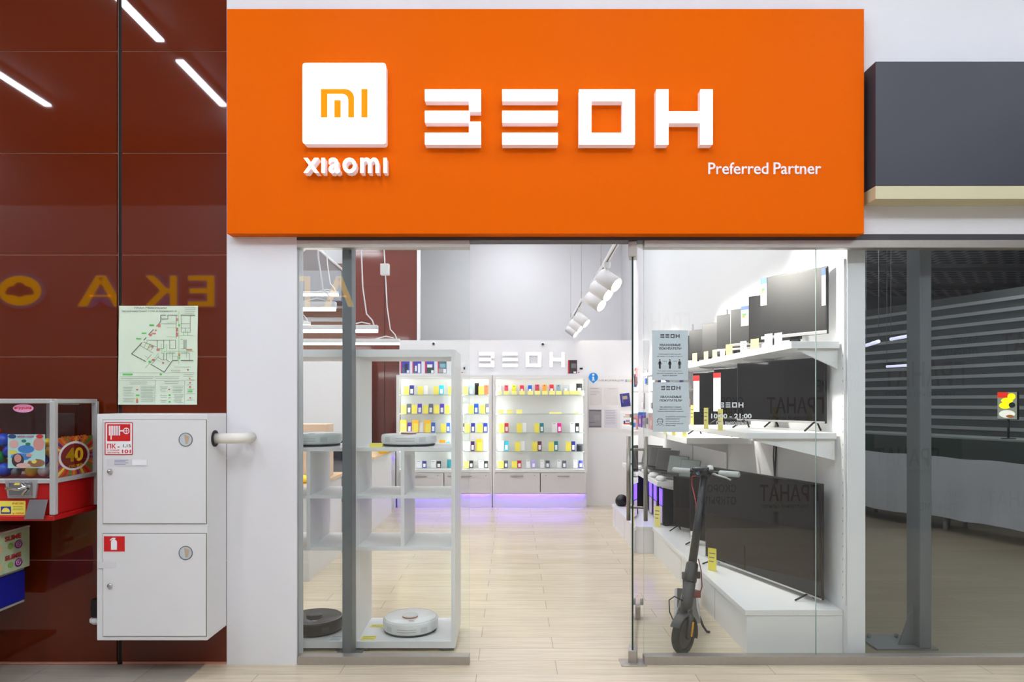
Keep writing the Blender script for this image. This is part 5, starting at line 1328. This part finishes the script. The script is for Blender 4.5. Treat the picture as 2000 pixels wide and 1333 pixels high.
stand_card(PX(1391, 5.05), 5.05, PH_, .065, .165, YELLOW, 'yellow card at the left end of the largest television', -.75)
stand_card(PX(1356, 5.62), 5.62, PH_, .075, .18, PAPER, 'tall white card behind the scooter stem', -.9)
# laptops
LG = 'laptops on the low shelf'
def laptop(x, y, s, label, scr, keym):
    r = T('laptop', label, 'laptop', (x, y, Z3), LG, rz=-1.05)
    MB().box(-.17 * s, .17 * s, -.22 * s, 0, .0005, .018, .003).build('base', keym, r, local=True)
    MB().box(-.15 * s, .15 * s, -.12 * s, -.02 * s, .018, .0195).build('keyboard', BLACK, r, local=True)
    Ml = Matrix.Translation((0, 0, .018)) @ Matrix.Rotation(-.22, 4, 'X')
    b = MB().box(-.17 * s, .17 * s, 0, .008, 0, .23 * s, .003); b.xform(Ml); L = b.build('lid', keym, r, local=True)
    b = MB().box(-.16 * s, .16 * s, -.001, -.0002, .012, .222 * s); b.xform(Ml); b.build('display', scr, L, local=True)
LGREY = mat('laptop_grey', (104, 102, 102), 0.4, 0.3)
LSCR = mat('laptop_screen', (84, 82, 82), 0.25); LSC2 = mat('laptop_pale_screen', (150, 164, 158), 0.25)
laptop(1.77, 6.95, .8, 'small laptop with pale screen at the near end of the low shelf', LSC2, LGREY)
laptop(1.74, 7.33, .85, 'laptop with pale screen, second on the low shelf', LSC2, LGREY)
laptop(1.72, 7.75, 1.0, 'grey laptop with dark screen, third on the low shelf', LSCR, LGREY)
laptop(1.72, 8.17, 1.0, 'grey laptop with dark screen, fourth on the low shelf', LSCR, LGREY)
laptop(1.72, 8.6, 1.0, 'grey laptop with dark screen beside the right door handle, farthest back', LSCR, LGREY)
for i, (x, y) in enumerate(((1.48, 6.87), (1.48, 7.21), (1.47, 7.58), (1.47, 7.98))):
    blob('computer_mouse', f'white rounded device on the front of the low laptop shelf, {ORD[i]} from its near end', 'computer mouse', x, y, Z3 + .0005, .05, .085, .028, RW, 20 + i, .12)
# computer towers
CT = 'black computer towers on the plinth'
GLOWV = mat('lit_tower_violet', (110, 60, 255), 0.4, emit=1.6, emit_rgb=(90, 60, 240), var=0)
PALEV = mat('tower_pale_panel', (206, 190, 226), 0.35)
def tower(x, y, label, wd=.19, dp=.42, h=.39):
    r = T('computer_tower', label, 'computer', (x, y, PH_), CT)
    MB().box(x, x + dp, y, y + wd, PH_ + .012, PH_ + h, .004).build('case', BLACK, r)
    MB().box(x - .006, x - .0004, y + .03, y + wd - .03, PH_ + .2, PH_ + h - .03, .002).build('lit_front', GLOWV, r)
    MB().box(x - .006, x - .0004, y + .03, y + wd - .03, PH_ + .02, PH_ + .19, .002).build('pale_panel', PALEV, r)
    for (a, c) in ((x + .02, y + .01), (x + dp - .06, y + .01), (x + .02, y + wd - .03), (x + dp - .06, y + wd - .03)):
        MB().box(a, a + .04, c, c + .02, PH_ + .0005, PH_ + .0119).build('foot', BLACK, r)
    MB().lathe([(.008, 0), (.008, .003), (0, .003)], Matrix.Translation((x + dp * .45, y - .0005, PH_ + h * .78)) @ Matrix.Rotation(PI / 2, 4, 'X'), 10).build('badge', CHROME, r)
for i, y in enumerate((6.86, 7.2, 7.5, 7.8)):
    tower(1.50 + .013 * i, y, f'black computer tower with violet lit front, {ORD[i]} from the near plinth end')
stand_card(1.44, 6.845, PH_, .06, .2, PY2, 'tall pale yellow card in front of the first computer tower', -.6)
rb = T('red_lit_tower', 'black computer tower with red glowing fan, farthest on the plinth', 'computer', (1.46, 8.2, PH_), CT)
MB().box(1.46, 1.88, 8.1, 8.31, PH_ + .001, PH_ + .39, .004).build('case', BLACK, rb)
MB().lathe([(.05, 0), (.05, .004), (.04, .004), (.04, 0)], Matrix.Translation((1.4595, 8.205, PH_ + .16)) @ Matrix.Rotation(-PI / 2, 4, 'Y'), 20).build('lit_ring', mat('lit_red', (255, 20, 20), .5, emit=3, var=0), rb)
blob('black_ball', 'round black object on the far end of the plinth', 'ball', 1.30, 8.2, PH_ + .0005, .075, .075, .075, BLACK, 31, .05)
# hanging accessories over the middle shelf far end
AC = [('grey', (150, 146, 146)), ('white', (232, 228, 226)), ('blue', (70, 120, 200)), ('pale', (210, 200, 200)), ('black', (50, 48, 50)), ('violet', (110, 80, 170)), ('pink', (220, 150, 150)), ('silver', (180, 182, 190))]
n = 0
hk = T('accessory_rack', 'white rail rack on the right wall with packaged accessories', 'rack', (WX - .02, 7.9, 1.27))
for z in (1.62, 1.90): MB().box(WX - .016, WX - .004, 7.12, 8.88, z, z + .02).build('rail', LAM, hk)
for ri, z in enumerate((1.615, 1.895)):
    for i in range(9):
        y = 7.2 + i * .19
        nm, c = AC[(i * 3 + ri * 2) % 8]
        out = .10 + .10 * ((i * 7 + ri) % 3)
        hh = .17 + .02 * (i % 3)
        r = T('accessory_pack', f'{nm} accessory pack on the {["lower", "upper"][ri]} hook row, {ORD[i]} from the near end', 'accessory', (WX - out, y, z - hh), 'packaged accessories on wall hooks')
        MB().tube([(WX - .0165, y, z + .005), (WX - out - .03, y, z + .005), (WX - out - .035, y, z + .015)], .003, 6).build('hook', CHROME, r)
        MB().box(WX - out - .006, WX - out + .006, y - .05, y + .05, z - hh, z - .006, .002).build('card', mat('pack_' + nm, c, .5), r)
        MB().box(WX - out - .022, WX - out - .0062, y - .034, y + .034, z - hh + .015, z - hh + .085, .008).build('blister', mat('pack_' + AC[(i + 3) % 8][0], AC[(i + 3) % 8][1], .4), r)
for i in range(8):
    y = 7.1 + i * .21
    nm, c = AC[(i * 5 + 1) % 8]
    r = T('accessory_box', f'{nm} small box standing on the lower middle shelf, {ORD[i]} in its row', 'box', (1.5, y, Z2b), 'small boxes on the lower middle shelf')
    hh = .11 + .03 * (i % 3)
    MB().box(1.47, 1.57, y - .07, y + .07, Z2b + .0005, Z2b + hh, .003).build('carton', mat('pack_' + nm, c, .5), r)
    MB().box(1.468, 1.4698, y - .05, y + .04, Z2b + hh * .3, Z2b + hh * .7).build('printed_panel', mat('pack_' + AC[(i + 2) % 8][0], AC[(i + 2) % 8][1], .5), r)

# ================================================================== NOTICES AND LETTERING ON THE GLASS
GY = SY + 0.031     # inner side of the pane
def gx(p): return PX(p, GY)
def gz(p): return PZ(p, GY)
def notice(x0, x1, y0, y1, label, lines, kind):
    r = T('notice_sheet', label, 'notice', ((gx(x0) + gx(x1)) / 2, GY, gz(y1)))
    MB().rect(gx(x0), gx(x1), gz(y1), gz(y0), GY + .0006, .0008).build('sheet', PAPERG, r)
    b = MB()
    cx = (x0 + x1) / 2
    for ch_, k in zip('ЗЕОН', range(4)):
        zeon_letter(b, ch_, gx(cx - 19 + k * 10), gx(cx - 19 + k * 10 + 7.6), gz(y0 + 15), gz(y0 + 7.5), GY, .0004)
    b.text('УВАЖАЕМЫЕ', gx(cx - 21), gx(cx + 21), gz(y0 + 31), gz(y0 + 26.5), GY, .0004, bold=.02)
    b.text('ПОКУПАТЕЛИ', gx(cx - 21.5), gx(cx + 22), gz(y0 + 38), gz(y0 + 33.5), GY, .0004, bold=.02)
    for (s_, a0, a1, t0, t1) in lines:
        b.text(s_, gx(cx + a0), gx(cx + a1), gz(y0 + t1), gz(y0 + t0), GY, .0004)
    if kind == 'people':
        for k in (-20, -0.5, 18.5):
            b.disc(gx(cx + k), gz(y0 + 58.2), GY, gx(1.5) - gx(0), .0004, 12)
            for poly in ([(-3.6, 67), (-1.8, 60.4), (1.8, 60.4), (3.6, 67), (2.6, 67), (1.9, 64), (1.9, 75), (.2, 75), (.2, 68), (-.2, 68), (-.2, 75), (-1.9, 75), (-1.9, 64), (-2.6, 67)],):
                b.front([(gx(cx + k + u), gz(y0 + v)) for u, v in poly], GY, .0004)
        for k in (-10.5, 9): b.text('1,5 м', gx(cx + k - 3.5), gx(cx + k + 3.5), gz(y0 + 62), gz(y0 + 59.5), GY, .0004)
    else:
        hx, hy = cx - 21, y0 + 76
        b.line([(gx(hx + 5.5 * math.cos(a * PI / 10)), gz(hy - 5.5 * math.sin(a * PI / 10))) for a in range(21)], .0022, GY, .0004)
        b.line([(gx(hx - 5.5), gz(hy)), (gx(hx), gz(hy + 2)), (gx(hx + 5.5), gz(hy))], .0018, GY, .0004).line([(gx(hx - 5.2), gz(hy - 3)), (gx(hx + 5.2), gz(hy - 3))], .0018, GY, .0004)
        b.line([(gx(hx - 8), gz(hy + 9)), (gx(hx - 4), gz(hy + 6.5)), (gx(hx), gz(hy + 8.5)), (gx(hx + 4), gz(hy + 6.5)), (gx(hx + 8), gz(hy + 9))], .0018, GY, .0004)
    b.build('printed_text', INK, r)
notice(1273.5, 1344, 645.5, 743, 'pale notice with three standing figures, upper of two on the glass', [('Соблюдайте дистанцию', -22, 21, 45.5, 48), ('не менее 1,5 м друг от друга', -25, 24, 50, 52.5), ('Эти меры помогут ограничить', -24, 24, 78.5, 81), ('распространение инфекции', -25.5, 25.5, 83, 85.5), ('Будьте здоровы!', -14.5, 14, 87, 90)], 'people')
notice(1275, 1345.5, 747, 844.5, 'pale notice with a face mask drawing, lower of two on the glass', [('Мы заботимся о вашем', -21, 20, 47, 49.8), ('здоровье и обслуживаем', -23, 22, 51.4, 54.2), ('только покупателей в масках', -26, 25, 55.6, 58.4), ('Пожалуйста, используйте', -10, 30, 66.5, 69), ('свою маску или', -10, 17, 71, 73.3), ('воспользуйтесь', -10, 17, 75.2, 77.6), ('бесплатной маской', -10, 24, 79.4, 82), ('в магазине', -10, 9, 83.8, 86)], 'mask')
oh = T('opening_hours', 'white opening hours lettering stuck on the glass', 'lettering', (gx(1428), GY, gz(832)))
b = MB()
for ch_, (a_, c_) in zip('ЗЕОН', ((1405, 1414), (1417.5, 1426.5), (1430, 1439.5), (1442.5, 1452))):
    zeon_letter(b, ch_, gx(a_), gx(c_), gz(796.5), gz(786.5), GY, .0008)
b.build('logo_lettering', mat('vinyl_white', (240, 240, 242), .5, emit=0), oh)
MB().text('10:00 - 21:00', gx(1389), gx(1468), gz(818), gz(808.5), GY, .0008, bold=.025).build('hours_lettering', MATS['vinyl_white'], oh)
MB().text('без выходных', gx(1399), gx(1459), gz(831.5), gz(822), GY, .0008, bold=.005).build('days_lettering', MATS['vinyl_white'], oh)

# ================================================================== SCOOTER
sc = T('electric_scooter', 'dark grey electric scooter parked on its stand behind the right pane', 'scooter', (1.03, 4.3, 0))
SG = mat('scooter_grey', (44, 46, 50), .45); RUB = mat('tyre_rubber', (22, 22, 23), .75, bump=.4, scale=90); SCG = mat('deck_grey', (150, 150, 152), .6)
R0 = .108
ax = Vector((.73, -.68, 0)).normalized()
def wheelM(c): return Matrix.Translation(c) @ ax.to_track_quat('Z', 'Y').to_matrix().to_4x4()
wc = Vector((1.02, 4.115, R0))
MW = wheelM(wc)
fw = MB().lathe([(R0 - .03, -.02), (R0 - .008, -.023), (R0, -.012), (R0 + .0, .012), (R0 - .008, .023), (R0 - .03, .02), (R0 - .03, -.02)], MW, 40).build('front_wheel', RUB, sc)
MB().lathe([(0, -.02), (R0 - .034, -.018), (R0 - .03, -.012), (R0 - .03, .012), (R0 - .034, .018), (.03, .022), (0, .024)], MW, 32).build('hub_motor', mat('hub_dark', (44, 44, 46), .4), fw)
stem0 = Vector((1.055, 4.17, .285)); stem1 = Vector((1.232, 4.42, 1.035))
sd = (stem1 - stem0).normalized()
# fork legs
crown = stem0 - sd * .05
fk = MB()
for s_ in (-1, 1):
    hub = wc + ax * .034 * s_
    fk.tube([crown + ax * .02 * s_, crown + ax * .036 * s_ - sd * .03, hub + Vector((0, 0, .02)), hub], [.02, .019, .015, .014], 10)
    fk.lathe([(0, -.006), (.018, -.006), (.018, .006), (0, .006)], Matrix.Translation(hub) @ ax.to_track_quat('Z', 'Y').to_matrix().to_4x4(), 14)
fk.tube([crown - ax * .034, crown + ax * .034], .022, 10).build('fork', SG, sc)
yo = wc + ax * .051
MB().box(-.005, .005, -.002, .002, -.012, .075, M=Matrix.Translation(yo + Vector((.004, 0, .015))) @ Matrix.Rotation(.13, 4, 'Y') @ Matrix.Rotation(-.75, 4, 'Z')).build('reflector', mat('amber_reflector', (226, 160, 10), .3), sc)
# mudguard
mg = MB(); fwd = Vector((ax.y, -ax.x, 0)).normalized()   # rolling direction
def mgpt(a, s_, rr): return wc + fwd * (rr * math.cos(a)) + Vector((0, 0, rr * math.sin(a))) + ax * s_
for (a0, a1) in ((math.radians(35), math.radians(200)),):
    n_ = 14
    for k in range(n_):
        t0, t1 = a0 + (a1 - a0) * k / n_, a0 + (a1 - a0) * (k + 1) / n_
        for rr, fl in ((R0 + .016, 1), (R0 + .010, -1)):
            q = [mgpt(t0, -.03, rr), mgpt(t0, .03, rr), mgpt(t1, .03, rr), mgpt(t1, -.03, rr)]
            mg.poly(q if fl > 0 else list(reversed(q)), True)
mg.build('mudguard', SG, sc)
# head tube, folding joint, stem
MB().tube([crown - sd * .005, stem0, stem0 + sd * .12, stem0 + sd * .125], [.030, .036, .036, .030], 16).build('head_tube', SG, sc)
MB().tube([stem0 + sd * .125, stem0 + sd * .135, stem0 + sd * .235, stem0 + sd * .245], [.038, .040, .037, .03], 16).box(-.012, .012, -.012, .012, -.02, .02, .003, M=Matrix.Translation(stem0 + sd * .17 + Vector((.042, -.01, 0)))).build('folding_joint', BLACK, sc)
MB().tube([stem0 + sd * .245, stem1], [.026, .024], 16).build('stem', mat('stem_black', (24, 25, 28), .35), sc)
bar = ax
bc = stem1 + sd * .015
MB().tube([bc - bar * .20, bc - bar * .05, bc + bar * .05, bc + bar * .17], .0125, 12).lathe([(0, -.03), (.03, -.03), (.034, 0), (.03, .03), (0, .03)], Matrix.Translation(bc - sd * .005), 18).build('handlebar', BLACK, sc)
GRIP = mat('grip_grey', (178, 182, 182), .45)
for s_, r_ in ((-1, .0165), (1, .0185)):
    MB().tube([bc + bar * s_ * .10, bc + bar * s_ * .105, bc + bar * s_ * .225, bc + bar * s_ * .23], [r_ - .003, r_, r_, r_ - .004], 16).build('grip', GRIP, sc)
MB().tube([bc + bar * .05 - Vector((0, 0, .004)), bc + bar * .09 + Vector((-.012, -.028, -.012)), bc + bar * .15 + Vector((-.016, -.034, -.022)), bc + bar * .18 + Vector((-.014, -.03, -.034))], [.008, .007, .006, .006], 8).build('brake_lever', SILVER, sc)
MB().box(-.06, .05, -.03, .03, .0, .022, .006, M=Matrix.Translation(bc + Vector((-.03, .0, .012)))).build('display_console', mat('console_teal', (44, 54, 58), .2), sc)
hl = bc - bar * .055 + Vector((-.0, -.026, -.006))
MB().tube([hl + Vector((0, .03, 0)), hl, hl + Vector((-.004, -.014, 0))], [.022, .026, .022], 16).build('headlamp', BLACK, sc)
MB().lathe([(0, 0), (.014, 0), (.014, .003), (0, .005)], Matrix.Translation(hl + Vector((-.004, -.0145, 0))) @ Matrix.Rotation(PI / 2, 4, 'X'), 14).build('lamp_lens', mat('lens_blue', (130, 160, 190), .1), sc)
MB().lathe([(0, 0), (.02, .002), (.022, .014), (.014, .03), (0, .034)], Matrix.Translation(bc + Vector((.03, -.01, .012))), 16).build('bell', RW, sc)
# deck: sloping neck then board, turned along the aisle
DKM = Matrix.Translation((1.072, 4.22, 0)) @ Matrix.Rotation(-.235, 4, 'Z')
MB().prism([(-.08, .10, .125), (.08, .10, .125), (.035, .015, .31), (-.035, .015, .31)], (0, .035, 0)).box(-.08, .08, .13, .78, .105, .155, .012).xform(DKM).build('deck', SCG, sc)
MB().box(-.062, .062, .16, .76, .1552, .158, .001).xform(DKM).build('deck_mat', BLACKM, sc)
MB().lathe([(0, -.02), (R0 - .03, -.02), (R0 - .008, -.023), (R0, -.012), (R0, .012), (R0 - .008, .023), (R0 - .03, .02), (0, .02)], DKM @ Matrix.Translation((0, .86, R0)) @ Matrix.Rotation(PI / 2, 4, 'Y'), 36).build('rear_wheel', RUB, sc)
MB().box(-.03, .03, .75, .95, .225, .232, .003).tube([(-.045, .77, .13), (-.045, .86, R0)], .012, 8).tube([(.045, .77, .13), (.045, .86, R0)], .012, 8).xform(DKM).build('rear_mudguard', SG, sc)
MB().tube([(.075, .26, .12), (.10, .28, .05), (.125, .30, .008), (.145, .295, .008)], .008, 8).xform(DKM).build('kickstand', BLACK, sc)
# cables
MB().tube([bc - bar * .04 + Vector((0, -.03, -.02)), bc - bar * .09 + Vector((-.01, -.04, -.03)), bc - bar * .10 + Vector((0, -.03, -.09)), bc - sd * .14 - bar * .06 + Vector((0, -.02, -.01)), stem1 - sd * .2 - bar * .03, stem1 - sd * .25 - bar * .024], .0035, 8).build('red_cable', mat('cable_red', (170, 40, 44), .4), sc, label='red brake cable loop')
MB().tube([stem0 + sd * .27 + Vector((.03, -.01, 0)), stem0 + sd * .2 + Vector((.055, -.015, 0)), stem0 + sd * .1 + Vector((.075, -.01, 0)), stem0 + sd * .06 + Vector((.07, -.005, 0))], .0035, 8).box(-.022, .022, -.016, .016, -.02, .02, .004, M=Matrix.Translation(stem0 + sd * .05 + Vector((.055, .01, 0)))).build('brake_hose', mat('hose_maroon', (110, 36, 36), .4), sc)
MB().tube([stem0 + Vector((-.03, -.02, .02)), stem0 + Vector((-.08, -.02, .045)), stem0 + Vector((-.11, -.01, .02)), stem0 + Vector((-.10, .02, -.06)), stem0 + Vector((-.07, .06, -.12))], .004, 8).build('motor_cable', BLACK, sc)

# ================================================================== DARK NEIGHBOURING UNIT
A0 = Vector((5.35, 6.95, 0)); A1 = Vector((4.0, 10.75, 0))
ad = (A1 - A0).normalized(); an = Vector((-ad.y, ad.x, 0))      # an points to the viewer's left
if an.x > 0: an = -an
th = math.atan2(ad.y, ad.x)
CLOTH = mat('dust_sheet', (176, 178, 182), .85, var=.04, scale=2, bump=.5)
SHG = glass_mat('showcase_glass', (.72, .84, .79))
def showcase(k, label):
    p = A0 + ad * (k * 1.27)
    r = T('showcase_counter', label, 'showcase', tuple(p), 'covered glass showcases in the dark unit', rz=th)
    # local x along the row, local +y to the viewer's left
    MB().box(0, 1.25, -.5, 0, .16, .56, .004).build('cabinet', mat('showcase_grey', (120, 124, 124), .5), r, local=True)
    for lx_ in (.1, 1.15):
        MB().tube([(lx_, -.1, 0), (lx_, -.1, .16)], .025, 10).build('leg', SILVER, r, local=True)
        MB().tube([(lx_, -.42, 0), (lx_, -.42, .16)], .025, 10).build('leg', SILVER, r, local=True)
    g = MB()
    g.poly([(0, 0, .56), (1.25, 0, .56), (1.25, 0, 1.08), (0, 0, 1.08)]); g.poly([(0, 0, .56), (0, 0, 1.08), (0, -.5, 1.08), (0, -.5, .56)]); g.poly([(1.25, 0, .56), (1.25, -.5, .56), (1.25, -.5, 1.08), (1.25, 0, 1.08)])
    g.build('glass', SHG, r, local=True)
    f = MB().box(0, 1.25, -.5, 0.005, 1.08, 1.10, .002)
    f.build('top_frame', mat('showcase_top', (130, 136, 134), .4), r, local=True)
    q = MB()
    nx, nz = 24, 6
    def P(i, j, o=0):
        x = 1.23 * i / nx + .01
        z = .86 - (.86 - (.14 + .03 * (k == 0))) * j / nz
        return (x, .03 + .012 * math.sin(i * .9 + k) * (j / nz) + .02 * j / nz + o, z - .006 * math.sin(i * .5 + k * 2) * (j in (0, nz)))
    for i in range(nx):
        for j in range(nz):
            q.poly([P(i, j), P(i + 1, j), P(i + 1, j + 1), P(i, j + 1)], True)
            q.poly([P(i, j, -.006), P(i, j + 1, -.006), P(i + 1, j + 1, -.006), P(i + 1, j, -.006)], True)
    tag(q.xform(Matrix.Translation(p) @ Matrix.Rotation(th, 4, 'Z')).build('dust_sheet', CLOTH), f'grey dust sheet hanging over the {["nearest", "second", "farthest"][k]} dark showcase', 'sheet', 'dust sheets on the showcases')
showcase(0, 'glass showcase counter nearest the glass in the dark unit'); showcase(1, 'second glass showcase counter, behind the dark steel column'); showcase(2, 'farthest glass showcase counter, beside the partition end')
# slatted wall behind them
sw = T('slat_wall_panel', 'grey horizontal slat wall behind the covered showcases', 'wall panel', tuple(A0 - an * 1.6), rz=th)
b = MB().m(0).box(-2.2, 4.3, -.06, 0, 0.0, 2.95)
b.m(1)
for k in range(13): b.box(-2.2, 4.3, .0002, .012, 1.12 + k * .14, 1.12 + k * .14 + .045)
b.build('panel', [mat('slat_back', (84, 88, 88), .6), mat('slat_light', (170, 174, 176), .5)], sw, local=True)
# small coloured screen
dS = 7.42
cs = T('lit_screen', 'small bright yellow and red lit picture standing on the nearest dark showcase', 'screen', (PX(1967, dS), dS, PZ(820, dS)), rz=th)
sw_, sh_ = .215, .30
MB().box(-sw_ / 2, sw_ / 2, -.03, 0, 0, sh_, .004).build('case', BLACK, cs, local=True)
s_ = MB(); YF = .0005
def sq(mi, u0, u1, v0, v1, o): s_.m(mi).box(-sw_ / 2 + sw_ * u0, -sw_ / 2 + sw_ * u1, YF, YF + .001 + o, sh_ * v0, sh_ * v1)
sq(0, .02, .98, .02, .98, 0); sq(1, .45, .98, .78, .98, .0004)
for (u, v, ru, rv, mi) in ((.28, .82, .2, .12, 2), (.5, .68, .3, .1, 2), (.6, .5, .3, .12, 2), (.5, .2, .4, .14, 3), (.25, .52, .16, .1, 4), (.35, .12, .2, .05, 5)):
    s_.m(mi).prism([(-sw_ / 2 + sw_ * u + ru * sw_ * math.cos(a * PI / 8), YF + .0012 + .0003 * mi, sh_ * v + rv * sh_ * math.sin(a * PI / 8)) for a in range(16)], (0, .0006, 0))
s_.build('picture', [mat('scr_grey', (120, 124, 110), .5, emit=.5, var=0), mat('scr_red', (200, 40, 20), .5, emit=.6, var=0), mat('scr_yellow', (236, 226, 0), .5, emit=.6, var=0), mat('scr_white', (220, 220, 210), .5, emit=.5, var=0), mat('scr_dark', (40, 50, 50), .5, var=0), mat('scr_brown', (150, 90, 40), .5, emit=.4, var=0)], cs, local=True)
stz = PZ(820, dS) - 1.1005
MB().tube([(0, -.02, 0), (0, -.02, -stz + .006)], .012, 8).lathe([(.07, 0), (.07, .008), (0, .010)], Matrix.Translation((0, -.02, -stz)), 20).build('stand', BLACK, cs, local=True)
# dim panels of that unit; hanging tubes stand in for reflected lamp streaks
NL = mat('lit_dim_tube', (225, 225, 255), .5, emit=.42, var=0)
for i, (p0, y0, p1, y1, d) in enumerate(((1732, 717.5, 1799, 711.5, 9.5), (1740, 662, 1787, 655.5, 7.6), (1692, 674, 1716, 668.5, 7.4))):
    x0, z0, x1, z1 = PX(p0, d), PZ(y0, d), PX(p1, d - .5), PZ(y1, d - .5)
    zc = (z0 + z1) / 2
    r = T('reflection_tube', f'{["lowest and longest", "upper", "short left"][i]} dim glowing tube standing in for a lamp reflection over the dark unit', 'lamp', ((x0 + x1) / 2, d, zc), 'glowing stand-ins for lamp reflections in the dark unit')
    MB().tube([(x0, d, zc), (x1, d - .5, zc)], .018, 10).build('lit_tube', NL, r)
    MB().tube([(x0, d, zc + .018), (x0, d, 3.6)], .003, 5).build('wire', GREYINK, r)
    MB().tube([(x1, d - .5, zc + .018), (x1, d - .5, 3.6)], .003, 5).build('wire', GREYINK, r)
for i, (x, y) in enumerate(((3.2, 6.0), (5.2, 6.0), (3.2, 9.5), (6.5, 8.5))):
    r = T('ceiling_light', f'dim ceiling panel of the dark unit, {ORD[i]} from the glass', 'lamp', (x, y, 3.55), 'dim ceiling panels of the dark unit')
    MB().box(x - .3, x + .3, y - .3, y + .3, 3.545, 3.555).build('diffuser', mat('lit_dim_panel', (235, 240, 245), .5, emit=NEIGHBOUR_LAMP * 2, var=0), r)
    MB().box(x - .31, x + .31, y - .31, y + .31, 3.5551, 3.559).build('frame', LAM, r)

# ================================================================== PHARMACY SIGN ACROSS THE PASSAGE (seen mirrored)
ph = T('pharmacy_sign', 'yellow blue-edged letters mirrored in the brown panels and the left pane', 'sign', (VX(350), -.26, VZ(604)))
YL = mat('pharmacy_yellow', (240, 190, 0), .5, emit=2.0, emit_rgb=(240, 180, 0), var=0); BL = mat('pharmacy_blue', (40, 130, 190), .5, emit=.5, emit_rgb=(60, 150, 190), var=0)
for ch_, a_, c_ in (('А', 630, 694), ('П', 553, 608), ('Т', 460, 520), ('Е', 367, 423), ('К', 283, 350), ('А', 152, 247)):
    x0, x1, z0, z1 = VX(a_), VX(c_), VZ(602), VZ(537)
    bk = MB().text(ch_, x0, x1, z0, z1, -.235, .02, bold=.075, face=1)
    L = bk.build('letter', BL, ph)
    MB().text(ch_, x0 + .015, x1 - .015, z0 + .015, z1 - .015, -.229, .005, bold=.02, face=1).build('lit_face', YL, L)
lo = MB()
cxv, czv = VX(42), VZ(569)
lo.m(0).front([(cxv + .29 * math.cos(a * PI / 16), czv + .21 * math.sin(a * PI / 16)) for a in range(32)], -.255, .02)
lo.m(1).front([(cxv + .25 * math.cos(a * PI / 16), czv + .175 * math.sin(a * PI / 16)) for a in range(32)], -.234, .006)
lo.m(2)
for (u, v, r_) in ((0, .06, .07), (-.08, .0, .075), (.08, .0, .075), (0, -.02, .08), (-.13, -.03, .04), (.13, -.03, .04)):
    lo.disc(cxv + u, czv + v * .8, -.2275 - .0002 * u, r_, .003, 16, r_ * .7)
lo.build('oval_mark', [BL, YL, mat('cloud_grey', (120, 130, 140), .5)], ph)
